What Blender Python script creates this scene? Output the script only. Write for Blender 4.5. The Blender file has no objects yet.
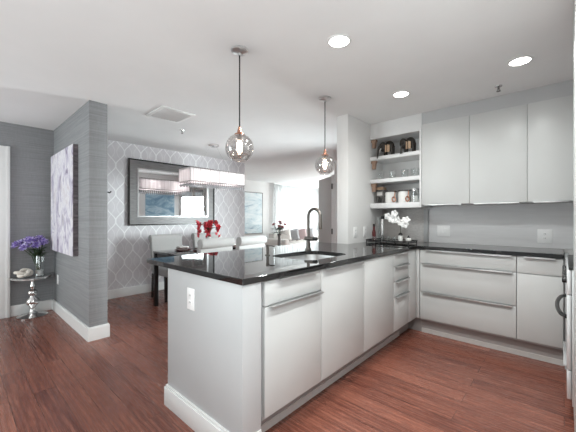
import bpy, bmesh, math, random
from mathutils import Vector, Matrix
random.seed(7)
PI = math.pi
S = bpy.context.scene
C = S.collection

# ------------------------------------------------------------------ camera, world, light, exposure
cam_d = bpy.data.cameras.new('camera')
cam = bpy.data.objects.new('camera', cam_d); C.objects.link(cam)
cam.location = (0, 0, 1.21)
cam.rotation_euler = (PI/2, 0, math.radians(42.2))
cam_d.sensor_width = 36.0
cam_d.lens = 304.5*36.0/576.0
cam_d.shift_y = 1.5/576.0
cam_d.clip_start = 0.02
S.camera = cam
S.view_settings.view_transform = 'Standard'
S.view_settings.look = 'None'
S.view_settings.gamma = 1.0
S.view_settings.use_curve_mapping = False
S.view_settings.exposure = 0.2
S.cycles.max_bounces = 10
S.cycles.diffuse_bounces = 6
S.cycles.glossy_bounces = 5
S.cycles.transmission_bounces = 8
S.cycles.transparent_max_bounces = 12
S.cycles.caustics_reflective = False
S.cycles.caustics_refractive = False
S.cycles.sample_clamp_indirect = 6.0

W = bpy.data.worlds.new('world'); S.world = W; W.use_nodes = True
W.node_tree.nodes['Background'].inputs[0].default_value = (0.93, 0.97, 1.0, 1)
W.node_tree.nodes['Background'].inputs[1].default_value = 0.3

def area(name, loc, aim, sx, sy, power, col=(1, 1, 1), spread=180):
    d = bpy.data.lights.new(name, 'AREA'); d.shape = 'RECTANGLE'; d.size = sx; d.size_y = sy
    d.energy = power; d.color = col; d.spread = math.radians(spread)
    o = bpy.data.objects.new(name, d); C.objects.link(o); o.location = loc
    o.rotation_euler = (Vector(aim)-Vector(loc)).to_track_quat('-Z', 'Y').to_euler()
    return o
# window daylight for the dining nook and living room, plus added fill lights
DAY_FILL = (0.90, 1.0, 1.01)
area('fill_rear_left', (-4.05, -2.9, 1.2), (-4.1, 0, 2.2), 1.8, 2.0, 74, DAY_FILL)  # added fill from behind on the left, brightens the wing wall
area('fill_floor_up', (0.8, -1.2, 0.04), (0.8, -1.2, 2), 3.2, 3.2, 116, DAY_FILL)  # added uplight behind the camera, imitates daylight bounced onto the ceiling
area('fill_side', (2.4, -0.6, 1.2), (-1.0, 0.8, 1.3), 2.6, 2.0, 14, DAY_FILL)  # unseen fill added from the right for the kitchen fronts
area('daylight_hall_window', (-1.96, 4.72, 1.0), (-3.6, 1.7, 0.7), 0.7, 1.6, 75, DAY_FILL, 110)
area('daylight_living_window', (-7.45, 8.3, 1.3), (-5, 8.0, 1.2), 2.4, 2.2, 100, DAY_FILL)
area('fill_living', (-5.0, 9.6, 1.2), (-4.9, 6.5, 1.9), 2.6, 2.0, 150, DAY_FILL)  # added fill for the living room; the far wall is closed

# ------------------------------------------------------------------ node / material helpers
class NT:
    def __init__(s, name):
        s.m = bpy.data.materials.new(name); s.m.use_nodes = True
        s.t = s.m.node_tree; s.b = s.t.nodes['Principled BSDF']; s.out = s.t.nodes['Material Output']
    def n(s, typ, **kw):
        nd = s.t.nodes.new(typ)
        for k, v in kw.items(): setattr(nd, k, v)
        return nd
    def l(s, a, b): s.t.links.new(a, b)
    def math(s, op, a, b=None, c=None):
        nd = s.n('ShaderNodeMath', operation=op)
        for i, v in enumerate((a, b, c)):
            if v is None: continue
            if isinstance(v, (int, float)): nd.inputs[i].default_value = v
            else: s.l(v, nd.inputs[i])
        return nd.outputs[0]
    def coord(s): return s.n('ShaderNodeTexCoord').outputs['Object']
    def mapping(s, vec, scale=(1, 1, 1), loc=(0, 0, 0), rot=(0, 0, 0)):
        mp = s.n('ShaderNodeMapping'); s.l(vec, mp.inputs[0])
        mp.inputs['Scale'].default_value = scale; mp.inputs['Location'].default_value = loc
        mp.inputs['Rotation'].default_value = rot
        return mp.outputs[0]
    def noise(s, vec, scale=5, detail=3, rough=0.5, dist=0):
        nd = s.n('ShaderNodeTexNoise'); s.l(vec, nd.inputs['Vector'])
        nd.inputs['Scale'].default_value = scale; nd.inputs['Detail'].default_value = detail
        nd.inputs['Roughness'].default_value = rough; nd.inputs['Distortion'].default_value = dist
        return nd.outputs[0]
    def ramp(s, fac, stops):
        r = s.n('ShaderNodeValToRGB'); s.l(fac, r.inputs[0])
        e = r.color_ramp.elements
        while len(e) < len(stops): e.new(0.5)
        for el, (p, c) in zip(e, stops):
            el.position = p; el.color = (*c, 1) if len(c) == 3 else c
        return r.outputs[0]
    def mix(s, fac, a, b, blend='MIX'):
        nd = s.n('ShaderNodeMix', data_type='RGBA', blend_type=blend)
        if isinstance(fac, (int, float)): nd.inputs[0].default_value = fac
        else: s.l(fac, nd.inputs[0])
        for i, v in ((6, a), (7, b)):
            if isinstance(v, tuple): nd.inputs[i].default_value = (*v, 1)
            else: s.l(v, nd.inputs[i])
        return nd.outputs[2]
    def bump(s, h, strength=0.2, dist=0.01):
        nd = s.n('ShaderNodeBump'); nd.inputs['Strength'].default_value = strength
        nd.inputs['Distance'].default_value = dist; s.l(h, nd.inputs['Height'])
        s.l(nd.outputs[0], s.b.inputs['Normal'])
    def set(s, **kw):
        nm = dict(col='Base Color', rough='Roughness', metal='Metallic', ior='IOR', spec='Specular IOR Level', coat='Coat Weight',
                  coatr='Coat Roughness', trans='Transmission Weight', emit='Emission Color', emits='Emission Strength', alpha='Alpha', sheen='Sheen Weight')
        for k, v in kw.items():
            i = s.b.inputs[nm[k]]
            if isinstance(v, bpy.types.NodeSocket): s.l(v, i)
            elif isinstance(v, tuple): i.default_value = (*v, 1)
            else: i.default_value = v
        return s

def srgb(r, g, b):
    f = lambda c: (c/255/12.92) if c/255 <= 0.04045 else ((c/255+0.055)/1.055)**2.4
    return (f(r), f(g), f(b))

def plain(name, col, rough=0.5, metal=0.0, var=0.04, scale=30, **kw):
    t = NT(name)
    nz = t.noise(t.coord(), scale, 3)
    lo = tuple(max(0, c*(1-var)) for c in col); hi = tuple(min(1, c*(1+var)) for c in col)
    t.set(col=t.ramp(nz, [(0.3, lo), (0.7, hi)]), rough=rough, metal=metal, **kw)
    return t.m

M = {}
M['paint'] = plain('white_wall_paint', srgb(226, 225, 224), 0.75, var=0.012, scale=6)
M['ceil'] = plain('ceiling_paint', srgb(236, 236, 236), 0.85, var=0.012, scale=4)
M['trim'] = plain('white_trim_paint', srgb(232, 232, 231), 0.35, var=0.01)
M['cab'] = plain('gloss_white_lacquer', srgb(204, 205, 204), 0.36, var=0.008, scale=3, spec=0.4)
M['panel'] = plain('satin_white_panel', srgb(189, 190, 191), 0.4, var=0.01, scale=5)
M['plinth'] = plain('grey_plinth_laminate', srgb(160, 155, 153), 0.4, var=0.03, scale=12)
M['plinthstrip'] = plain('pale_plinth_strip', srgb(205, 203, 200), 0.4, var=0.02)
M['alu'] = plain('brushed_aluminium', srgb(190, 190, 190), 0.3, 1.0, var=0.05, scale=60)
M['chrome'] = plain('polished_chrome', srgb(222, 220, 219), 0.16, 1.0, var=0.02)
M['nickel'] = plain('brushed_nickel', srgb(122, 116, 111), 0.3, 1.0, var=0.05, scale=50)
M['steel'] = plain('stainless_steel', srgb(205, 206, 207), 0.28, 1.0, var=0.03, scale=40)
M['sinksteel'] = plain('sink_stainless_steel', srgb(222, 222, 222), 0.32, 1.0, var=0.03, scale=40)
M['pull'] = plain('satin_aluminium_pull', srgb(212, 212, 212), 0.3, 0.9, var=0.03)
M['shelfw'] = plain('white_shelf_lacquer', srgb(226, 226, 226), 0.35, var=0.01)
M['rangesteel'] = plain('bright_brushed_steel', srgb(226, 227, 228), 0.42, 0.6, var=0.03)
M['black'] = plain('black_plastic', srgb(22, 21, 21), 0.35, var=0.1)
M['blackwood'] = plain('black_lacquered_wood', srgb(26, 22, 22), 0.25, var=0.15, scale=15)
M['copper'] = plain('copper', srgb(196, 146, 124), 0.25, 1.0, var=0.08)
M['coppermat'] = plain('weathered_copper_bracket', srgb(168, 140, 122), 0.45, 0.4, var=0.2, scale=80)
M['plastic'] = plain('white_switch_plastic', srgb(250, 250, 250), 0.3, var=0.01)
M['ceramic'] = plain('white_glazed_ceramic', srgb(236, 235, 232), 0.2, var=0.02)
M['stoneknot'] = plain('off_white_ceramic', srgb(225, 218, 208), 0.5, var=0.04)
M['graywire'] = plain('grey_metal', srgb(120, 118, 116), 0.35, 0.8, var=0.06)
M['tan'] = plain('tan_wood_block', srgb(190, 160, 132), 0.55, var=0.12, scale=40)
M['bronze'] = plain('dark_bronze', srgb(50, 46, 42), 0.4, 0.3, var=0.5, scale=70)
M['burgundy'] = plain('burgundy_glass', srgb(92, 34, 34), 0.12, var=0.2)
M['petalwhite'] = plain('white_petal', srgb(248, 247, 246), 0.5, var=0.02)
t_ = NT('purple_petal'); n_ = t_.noise(t_.coord(), 38, 4, 0.6)
t_.set(col=t_.ramp(n_, [(0.36, srgb(92, 70, 148)), (0.5, srgb(150, 128, 198)), (0.62, srgb(222, 214, 240))]), rough=0.6)
M['purple'] = t_.m
M['red'] = plain('red_petal', srgb(236, 72, 86), 0.5, var=0.4, scale=40)
M['pink'] = plain('dusty_pink_petal', srgb(196, 138, 142), 0.6, var=0.3, scale=40)
M['green'] = plain('green_leaf', srgb(66, 88, 58), 0.55, var=0.4, scale=40)
M['grayleaf'] = plain('grey_green_leaf', srgb(110, 122, 110), 0.6, var=0.3, scale=40)
M['chairfab'] = plain('pale_grey_upholstery', srgb(180, 179, 178), 0.9, var=0.08, scale=120, sheen=0.3)
M['sofafab'] = plain('white_sofa_fabric', srgb(222, 218, 214), 0.9, var=0.05, scale=60)
M['pilgray'] = plain('grey_pillow_fabric', srgb(158, 158, 160), 0.9, var=0.08, scale=60)
M['pilmauve'] = plain('mauve_pillow_fabric', srgb(178, 158, 158), 0.9, var=0.08, scale=60)
M['maroon'] = plain('maroon_napkin_fabric', srgb(88, 40, 40), 0.85, var=0.15, scale=60)
M['doorgray'] = plain('taupe_grey_door_paint', srgb(186, 182, 180), 0.45, var=0.02)
M['crystal'] = NT('clear_crystal').set(col=(0.6, 0.6, 0.62), rough=0.05, trans=0.5, ior=1.6, spec=0.9).m
M['mirror'] = NT('mirror_silver').set(col=(0.93, 0.94, 0.95), rough=0.0, metal=1.0).m

def t_glass(name, col, mixf=0.12, rough=0.02):
    # thin glass: mostly see-through with a fresnel reflection
    t = NT(name)
    tr = t.n('ShaderNodeBsdfTransparent'); tr.inputs[0].default_value = (*col, 1)
    gl = t.n('ShaderNodeBsdfGlossy'); gl.inputs[0].default_value = (1, 1, 1, 1); gl.inputs['Roughness'].default_value = rough
    lw = t.n('ShaderNodeLayerWeight'); lw.inputs[0].default_value = 0.35
    f = t.math('ADD', t.math('MULTIPLY', lw.outputs['Facing'], 0.45), mixf)
    mx = t.n('ShaderNodeMixShader'); t.l(f, mx.inputs[0]); t.l(tr.outputs[0], mx.inputs[1]); t.l(gl.outputs[0], mx.inputs[2])
    t.l(mx.outputs[0], t.out.inputs[0])
    return t.m
M['glass'] = t_glass('clear_glass', (0.95, 0.96, 0.96), 0.05)
M['smoke'] = t_glass('smoky_globe_glass', (0.72, 0.69, 0.68), 0.16)
M['pane'] = t_glass('window_glass', (0.99, 1, 1), 0.03)

def emit(name, col, s):
    t = NT(name); t.set(col=col, emit=col, emits=s); return t.m
M['lamp'] = emit('downlight_led', (1, 0.98, 0.95), 14)
M['filament'] = emit('warm_bulb', (1, 0.80, 0.55), 30)

def mat_floor():
    t = NT('red_oak_floor'); co = t.coord()
    br = t.n('ShaderNodeTexBrick'); t.l(co, br.inputs['Vector'])
    br.offset = 0.37; br.offset_frequency = 2
    for k, v in (('Scale', 1.0), ('Mortar Size', 0.0016), ('Mortar Smooth', 0.1), ('Bias', 0.0), ('Brick Width', 1.35), ('Row Height', 0.125)):
        br.inputs[k].default_value = v
    br.inputs['Color1'].default_value = (0, 0, 0, 1); br.inputs['Color2'].default_value = (1, 1, 1, 1); br.inputs['Mortar'].default_value = (0.5, 0.5, 0.5, 1)
    tone = br.outputs['Color']; seam = br.outputs['Fac']
    # shift the grain per plank
    sep = t.n('ShaderNodeSeparateXYZ'); t.l(co, sep.inputs[0])
    bw = t.n('ShaderNodeRGBToBW'); t.l(tone, bw.inputs[0])
    cmb = t.n('ShaderNodeCombineXYZ')
    t.l(t.math('ADD', sep.outputs[0], t.math('MULTIPLY', bw.outputs[0], 13.0)), cmb.inputs[0])
    t.l(t.math('ADD', sep.outputs[1], t.math('MULTIPLY', bw.outputs[0], 5.0)), cmb.inputs[1])
    v1 = t.mapping(cmb.outputs[0], (1.6, 16, 1)); g1 = t.noise(v1, 1.6, 5, 0.6, 1.2)
    v2 = t.mapping(cmb.outputs[0], (5, 110, 1)); g2 = t.noise(v2, 1.3, 3, 0.6)
    wv = t.n('ShaderNodeTexWave', wave_type='BANDS', bands_direction='Y')
    t.l(t.mapping(cmb.outputs[0], (0.55, 5.0, 1)), wv.inputs['Vector'])
    wv.inputs['Scale'].default_value = 2.2; wv.inputs['Distortion'].default_value = 9.0; wv.inputs['Detail'].default_value = 2.5; wv.inputs['Detail Scale'].default_value = 0.9
    base = t.ramp(g1, [(0.25, srgb(84, 46, 38)), (0.5, srgb(122, 74, 61)), (0.75, srgb(160, 104, 86))])
    c = t.mix(t.math('MULTIPLY', wv.outputs['Fac'], 0.6), base, srgb(80, 42, 35))
    c = t.mix(t.math('MULTIPLY', t.math('SUBTRACT', bw.outputs[0], 0.0), 0.4), c, srgb(162, 104, 86))
    pore = t.math('GREATER_THAN', g2, 0.58)
    c = t.mix(t.math('MULTIPLY', pore, 0.4), c, srgb(66, 33, 28))
    c = t.mix(t.math('MULTIPLY', seam, 0.75), c, srgb(46, 24, 20))
    t.set(col=c, rough=t.math('ADD', t.math('MULTIPLY', g2, 0.22), 0.16), spec=0.5)
    h = t.math('SUBTRACT', t.math('ADD', t.math('MULTIPLY', g2, 0.5), t.math('MULTIPLY', wv.outputs['Fac'], 0.35)), t.math('MULTIPLY', seam, 1.5))
    t.bump(h, 0.16, 0.004)
    return t.m
M['floor'] = mat_floor()

def mat_grass():
    t = NT('grey_grasscloth'); co = t.coord()
    a = t.noise(t.mapping(co, (1.2, 1.2, 60)), 1.5, 4, 0.65)
    b = t.noise(t.mapping(co, (30, 30, 6)), 2, 2)
    f = t.math('ADD', t.math('MULTIPLY', a, 0.8), t.math('MULTIPLY', b, 0.2))
    t.set(col=t.ramp(f, [(0.3, srgb(130, 131, 133)), (0.5, srgb(143, 144, 146)), (0.7, srgb(155, 156, 158))]), rough=0.7)
    t.bump(f, 0.09, 0.003)
    return t.m
M['grass'] = mat_grass()

def mat_wallpaper():
    t = NT('ogee_wallpaper'); co = t.coord()
    sp = t.n('ShaderNodeSeparateXYZ'); t.l(co, sp.inputs[0])
    y, z = sp.outputs[1], sp.outputs[2]
    P, H = 0.245, 0.42
    s = t.math('SINE', t.math('MULTIPLY', z, 2*PI/H))
    def fam(amp, off, sign):
        q = t.math('ADD', t.math('DIVIDE', y, P), t.math('ADD', t.math('MULTIPLY', s, sign*amp), off))
        d = t.math('ABSOLUTE', t.math('SUBTRACT', t.math('FRACT', q), 0.5))
        return d
    out = None
    for amp, off in ((0.258, 0.0), (0.19, 0.5)):
        for sg, o2 in ((1, 0.0), (-1, 0.5)):
            d = fam(amp, off+o2, sg)
            w = 0.036 if amp > 0.25 else 0.026
            mr = t.n('ShaderNodeMapRange'); t.l(d, mr.inputs[0])
            mr.inputs[1].default_value = w*0.7; mr.inputs[2].default_value = w*1.4; mr.inputs[3].default_value = 1 if amp > 0.25 else 0.4; mr.inputs[4].default_value = 0
            out = mr.outputs[0] if out is None else t.math('MAXIMUM', out, mr.outputs[0])
    nz = t.noise(co, 9, 3)
    base = t.ramp(nz, [(0.3, srgb(212, 209, 213)), (0.7, srgb(219, 217, 220))])
    c = t.mix(t.math('MULTIPLY', out, 0.85), base, srgb(246, 246, 247))
    t.set(col=c, rough=t.math('SUBTRACT', 0.55, t.math('MULTIPLY', out, 0.15)))
    return t.m
M['wallpaper'] = mat_wallpaper()

def mat_granite():
    t = NT('black_polished_granite'); co = t.coord()
    v = t.n('ShaderNodeTexVoronoi'); t.l(co, v.inputs['Vector']); v.inputs['Scale'].default_value = 260
    n2 = t.noise(co, 90, 4)
    c = t.ramp(n2, [(0.45, (0.006, 0.006, 0.0065)), (0.75, (0.022, 0.021, 0.021))])
    t.set(col=c, rough=0.03, ior=1.75, spec=0.5)
    return t.m
M['granite'] = mat_granite()

def mat_splash():
    t = NT('grey_satin_backsplash'); co = t.coord()
    n = t.noise(t.mapping(co, (1.5, 1, 18)), 2, 4)
    c = t.ramp(n, [(0.3, srgb(222, 221, 222)), (0.7, srgb(230, 229, 230))])
    t.set(col=c, rough=0.32)
    return t.m
M['splash'] = mat_splash()
def mat_splash2():
    t = NT('taupe_stone_backsplash'); co = t.coord()
    n = t.noise(t.mapping(co, (14, 1, 30)), 3, 5, 0.65)
    c = t.ramp(n, [(0.3, srgb(186, 181, 178)), (0.7, srgb(210, 206, 204))])
    t.set(col=c, rough=0.4)
    return t.m
M['splash2'] = mat_splash2()

def mat_frame():
    t = NT('grey_weathered_wood_frame'); co = t.coord()
    n = t.noise(t.mapping(co, (8, 3, 40)), 3, 4, 0.6)
    t.set(col=t.ramp(n, [(0.3, srgb(108, 106, 107)), (0.7, srgb(138, 136, 136))]), rough=0.4, metal=0.1)
    return t.m
M['frame'] = mat_frame()

def mat_art(name, stops, scale, sc, dist=0.5, sharp=None):
    t = NT(name); co = t.coord()
    n = t.noise(t.mapping(co, sc), scale, 6, 0.65, dist)
    c = t.ramp(n, stops)
    if sharp:
        n2 = t.noise(t.mapping(co, sharp[0], (3.3, 1.7, 0.4)), sharp[1], 5, 0.6, 1.0)
        k = t.ramp(n2, [(sharp[3], (0, 0, 0)), (sharp[3]+0.12, (1, 1, 1))])
        c = t.mix(t.math('MULTIPLY', k, 0.8), c, sharp[2])
    t.set(col=c, rough=0.55)
    return t.m
M['art_lilac'] = mat_art('lilac_abstract_canvas', [(0.3, srgb(128, 116, 140)), (0.42, srgb(190, 182, 202)), (0.54, srgb(236, 234, 238)), (0.66, srgb(206, 196, 204)), (0.78, srgb(150, 136, 146))], 1.7, (5.5, 5, 2.4), 0.9, ((5, 5, 2), 2.2, srgb(130, 116, 126), 0.60))
M['art_edge'] = mat_art('dark_canvas_edge', [(0.3, srgb(60, 54, 58)), (0.55, srgb(104, 96, 100)), (0.75, srgb(150, 142, 146))], 3, (2, 2, 9))
M['art_blue'] = mat_art('pale_blue_abstract', [(0.3, srgb(120, 150, 172)), (0.42, srgb(196, 212, 218)), (0.6, srgb(226, 232, 234)), (0.8, srgb(178, 200, 206))], 1.4, (1, 1.2, 4.5), 0.8, ((1, 1.5, 6), 1.6, srgb(72, 92, 122), 0.66))
M['art_sea'] = mat_art('blue_sea_abstract', [(0.28, srgb(84, 116, 142)), (0.45, srgb(120, 152, 172)), (0.6, srgb(172, 192, 204)), (0.8, srgb(66, 98, 128))], 2.2, (1, 1.2, 3), 0.8)

def mat_sheer(name, col, tr, extra=0.0):
    t = NT(name)
    d = t.n('ShaderNodeBsdfDiffuse'); d.inputs[0].default_value = (*col, 1)
    x = t.n('ShaderNodeBsdfTranslucent'); x.inputs[0].default_value = (*col, 1)
    mx = t.n('ShaderNodeMixShader'); mx.inputs[0].default_value = tr
    t.l(d.outputs[0], mx.inputs[1]); t.l(x.outputs[0], mx.inputs[2])
    if extra:
        tp = t.n('ShaderNodeBsdfTransparent'); m2 = t.n('ShaderNodeMixShader'); m2.inputs[0].default_value = extra
        t.l(mx.outputs[0], m2.inputs[1]); t.l(tp.outputs[0], m2.inputs[2]); t.l(m2.outputs[0], t.out.inputs[0])
    else: t.l(mx.outputs[0], t.out.inputs[0])
    return t.m
M['sheer'] = mat_sheer('sheer_white_curtain', (0.9, 0.9, 0.9), 0.45, 0.06)
def mat_shade():
    t = NT('pleated_organza_shade'); co = t.coord()
    w = t.n('ShaderNodeTexNoise'); t.l(t.mapping(co, (40, 40, 1.5)), w.inputs['Vector']); w.inputs['Scale'].default_value = 1.5
    c = t.ramp(w.outputs[0], [(0.35, srgb(226, 221, 222)), (0.65, srgb(250, 248, 248))])
    d = t.n('ShaderNodeBsdfDiffuse'); t.l(c, d.inputs[0])
    x = t.n('ShaderNodeBsdfTranslucent'); t.l(c, x.inputs[0])
    mx = t.n('ShaderNodeMixShader'); mx.inputs[0].default_value = 0.55
    t.l(d.outputs[0], mx.inputs[1]); t.l(x.outputs[0], mx.inputs[2]); t.l(mx.outputs[0], t.out.inputs[0])
    return t.m
M['shade'] = mat_shade()

# ------------------------------------------------------------------ mesh helpers
BASE = {}
def box(bm, x0, x1, y0, y1, z0, z1, bev=0.0, seg=2):
    vs = [bm.verts.new((x, y, z)) for z in (z0, z1) for y in (y0, y1) for x in (x0, x1)]
    fs = [bm.faces.new([vs[i] for i in q]) for q in ((0, 2, 3, 1), (4, 5, 7, 6), (0, 1, 5, 4), (2, 6, 7, 3), (0, 4, 6, 2), (1, 3, 7, 5))]
    if bev > 0:
        es = list({e for f in fs for e in f.edges})
        bmesh.ops.bevel(bm, geom=es, offset=bev, segments=seg, profile=0.5, affect='EDGES')
    return bm
def nbox(*a, **k): return box(bmesh.new(), *a, **k)
def lathe(bm, prof, c=(0, 0, 0), seg=32, ax='Z', cap=True):
    c = Vector(c); rings = []
    def pt(r, a, h):
        if ax == 'Z': return c+Vector((r*math.cos(a), r*math.sin(a), h))
        if ax == 'X': return c+Vector((h, r*math.cos(a), r*math.sin(a)))
        return c+Vector((r*math.sin(a), h, r*math.cos(a)))
    for r, h in prof:
        if r < 1e-6: rings.append([bm.verts.new(pt(0, 0, h))])
        else: rings.append([bm.verts.new(pt(r, 2*PI*i/seg, h)) for i in range(seg)])
    for A, B in zip(rings, rings[1:]):
        for i in range(seg):
            j = (i+1) % seg
            if len(A) == 1 and len(B) == 1: continue
            if len(A) == 1: bm.faces.new((A[0], B[j], B[i]))
            elif len(B) == 1: bm.faces.new((A[i], A[j], B[0]))
            else: bm.faces.new((A[i], A[j], B[j], B[i]))
    if cap:
        if len(rings[0]) > 1: bm.faces.new(rings[0][::-1])
        if len(rings[-1]) > 1: bm.faces.new(rings[-1])
    return bm
def tube(bm, pts, r, seg=12, closed=False):
    pts = [Vector(p) for p in pts]; n = len(pts)
    rr = r if isinstance(r, (list, tuple)) else [r]*n
    rings = []; prev = None
    for i, p in enumerate(pts):
        if closed: d = (pts[(i+1) % n]-pts[i-1]).normalized()
        else: d = (pts[min(i+1, n-1)]-pts[max(i-1, 0)]).normalized()
        if prev is None:
            up = Vector((0, 0, 1)) if abs(d.z) < 0.9 else Vector((1, 0, 0))
            u = d.cross(up).normalized()
        else: u = (prev-d*prev.dot(d)).normalized()
        prev = u; v = d.cross(u)
        rings.append([bm.verts.new(p+(u*math.cos(2*PI*k/seg)+v*math.sin(2*PI*k/seg))*rr[i]) for k in range(seg)])
    for i in range(n if closed else n-1):
        A, B = rings[i], rings[(i+1) % n]
        for k in range(seg):
            j = (k+1) % seg; bm.faces.new((A[k], A[j], B[j], B[k]))
    if not closed:
        bm.faces.new(rings[0][::-1]); bm.faces.new(rings[-1])
    return bm
def prism(bm, poly, a0, a1, axis='Z'):
    def pt(p, h):
        if axis == 'Z': return (p[0], p[1], h)
        if axis == 'Y': return (p[0], h, p[1])
        return (h, p[0], p[1])
    A = [bm.verts.new(pt(p, a0)) for p in poly]; B = [bm.verts.new(pt(p, a1)) for p in poly]
    n = len(poly)
    bm.faces.new(A[::-1]); bm.faces.new(B)
    for i in range(n): bm.faces.new((A[i], A[(i+1) % n], B[(i+1) % n], B[i]))
    return bm
def ell(bm, c, r, seg=20, rings=12, rot=None):
    m = Matrix.Translation(c) @ (rot.to_4x4() if rot else Matrix()) @ Matrix.Diagonal((*r, 1))
    bmesh.ops.create_uvsphere(bm, u_segments=seg, v_segments=rings, radius=1, matrix=m)
    return bm
def wpos(o):
    return BASE.get(o.name, Vector((0, 0, 0))) if o else Vector((0, 0, 0))
def obj(name, bm, mat, parent=None, smooth=35, solid=0, sub=0, label=None):
    bmesh.ops.recalc_face_normals(bm, faces=bm.faces)
    off = wpos(parent)
    if parent: bmesh.ops.translate(bm, verts=bm.verts, vec=-off)
    me = bpy.data.meshes.new(name); bm.to_mesh(me); bm.free()
    me.materials.append(M[mat] if isinstance(mat, str) else mat)
    if smooth:
        me.shade_smooth(); me.set_sharp_from_angle(angle=math.radians(smooth))
    o = bpy.data.objects.new(name, me); C.objects.link(o)
    if parent: o.parent = parent
    BASE[o.name] = off
    if solid:
        md = o.modifiers.new('thickness', 'SOLIDIFY'); md.thickness = solid; md.offset = 0
    if sub:
        md = o.modifiers.new('smooth', 'SUBSURF'); md.levels = sub; md.render_levels = sub
    if label: o['label'] = label
    return o
def thing(name, label, cat, loc=(0, 0, 0), group=None):
    o = bpy.data.objects.new(name, None); C.objects.link(o); o.empty_display_size = 0.05
    o.location = loc; BASE[o.name] = Vector(loc)
    o['label'] = label; o['category'] = cat
    if group: o['group'] = group
    return o
def tag(o, label, cat, group=None, kind=None):
    o['label'] = label; o['category'] = cat
    if group: o['group'] = group
    if kind: o['kind'] = kind
    return o
def struct(name, bm, mat, parent=None, **k):
    o = obj(name, bm, mat, parent, **k)
    if not parent: o['kind'] = 'structure'
    return o
def dup(root, loc, rotz=None, label=None, group=None):
    r = root.copy(); C.objects.link(r); r.location = loc
    if rotz is not None: r.rotation_euler = (0, 0, rotz)
    if label: r['label'] = label
    if group: r['group'] = group
    for ch in list(root.children):
        c = ch.copy(); C.objects.link(c); c.parent = r
        for g in list(ch.children):
            d = g.copy(); C.objects.link(d); d.parent = c
    return r

CEIL = 2.36
# ------------------------------------------------------------------ setting
struct('floor', nbox(-8.2, 2.6, -3.05, 9.9, -0.1, 0), 'floor')
struct('ceiling', nbox(-8.2, 2.6, -3.05, 9.9, CEIL, CEIL+0.12), 'ceil')
XL = -5.0
# left wall with a doorway (door_1), grey paper up to the wing wall, ogee paper in the dining area
bm = bmesh.new()
box(bm, XL-0.12, XL, -3.05, -0.42, 0, CEIL); box(bm, XL-0.12, XL, 0.385, 0.98, 0, CEIL); box(bm, XL-0.12, XL, -0.42, 0.385, 2.0, CEIL)
struct('wall_left', bm, 'grass')
struct('wall_dining', nbox(XL-0.12, XL, 0.98, 4.15, 0, CEIL), 'wallpaper')
struct('wall_wing', nbox(XL, -3.44, 0.90, 1.062, 0, CEIL, bev=0.003), 'grass')
struct('wall_passage', nbox(-7.2, XL-0.12, 4.03, 4.15, 0, CEIL), 'paint')
# living room window wall with opening
bm = bmesh.new()
box(bm, -7.35, -7.2, 4.03, 7.25, 0, CEIL); box(bm, -7.35, -7.2, 9.55, 9.9, 0, CEIL)
box(bm, -7.35, -7.2, 7.25, 9.55, 0, 0.12); box(bm, -7.35, -7.2, 7.25, 9.55, 2.30, CEIL)
struct('wall_living', bm, 'paint')
struct('wall_far', nbox(-7.2, 2.6, 9.75, 9.9, 0, CEIL), 'paint')
# kitchen side wall (stub seen beside the shelves) running back to the hall, then kitchen back wall and right side
bm = bmesh.new()
box(bm, -1.925, -1.78, 2.956, 4.34, 0, CEIL, bev=0.004); box(bm, -1.925, -1.78, 5.12, 5.2, 0, CEIL)
box(bm, -1.925, -1.78, 4.34, 5.12, 0, 0.1); box(bm, -1.925, -1.78, 4.34, 5.12, 2.08, CEIL)
struct('wall_kitchen_side', bm, 'paint')
YB = 3.84
struct('wall_kitchen_back', nbox(-1.78, 0.85, YB, YB+0.12, 0, CEIL), 'paint')
struct('wall_kitchen_right', nbox(0.72, 0.85, 0.95, YB, 0, CEIL), 'paint')
struct('wall_entry', nbox(0.85, 2.6, 0.95, 1.07, 0, CEIL), 'paint')
struct('wall_hall', nbox(-3.45, -1.78, 5.2, 5.32, 0, CEIL), 'paint')
struct('wall_hall_side', nbox(-3.45, -3.33, 5.32, 9.75, 0, CEIL), 'paint')
# unseen walls behind the viewer and entry side, left open to admit ambient light
bm = bmesh.new()
for x in (-5.12, -3.2, -1.3, 0.6, 2.5): box(bm, x, x+0.1, -3.05, -2.95, 0, CEIL)
box(bm, -5.02, 2.5, -3.05, -2.95, 0, 0.06); box(bm, -5.02, 2.5, -3.05, -2.95, 2.28, CEIL)
struct('wall_rear', bm, 'paint')
bm = bmesh.new()
for y in (-2.95, -1.0, 0.85): box(bm, 2.5, 2.6, y, y+0.1, 0, CEIL)
box(bm, 2.5, 2.6, -2.95, 0.95, 0, 0.06); box(bm, 2.5, 2.6, -2.95, 0.95, 2.28, CEIL)
struct('wall_right', bm, 'paint')

def baseboard(name, x0, x1, y0, y1, z=0.132):
    bm = bmesh.new(); box(bm, x0, x1, y0, y1, 0, z, bev=0.004)
    return struct(name, bm, 'trim')
baseboard('baseboard_left', XL, XL+0.016, 0.475, 0.885)
bm = bmesh.new()
prism(bm, [(XL+0.016, 0.884), (-3.424, 0.884), (-3.424, 1.078), (XL, 1.078), (XL, 1.062), (-3.44, 1.062), (-3.44, 0.90), (XL+0.016, 0.90)], 0, 0.122)
prism(bm, [(XL+0.016, 0.889), (-3.429, 0.889), (-3.429, 1.073), (XL, 1.073), (XL, 1.062), (-3.44, 1.062), (-3.44, 0.90), (XL+0.016, 0.90)], 0.122, 0.134)
struct('baseboard_wing', bm, 'trim')
baseboard('baseboard_dining', XL, XL+0.016, 1.078, 4.15)
baseboard('baseboard_living', -7.2, -7.184, 4.15, 9.75)

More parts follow.
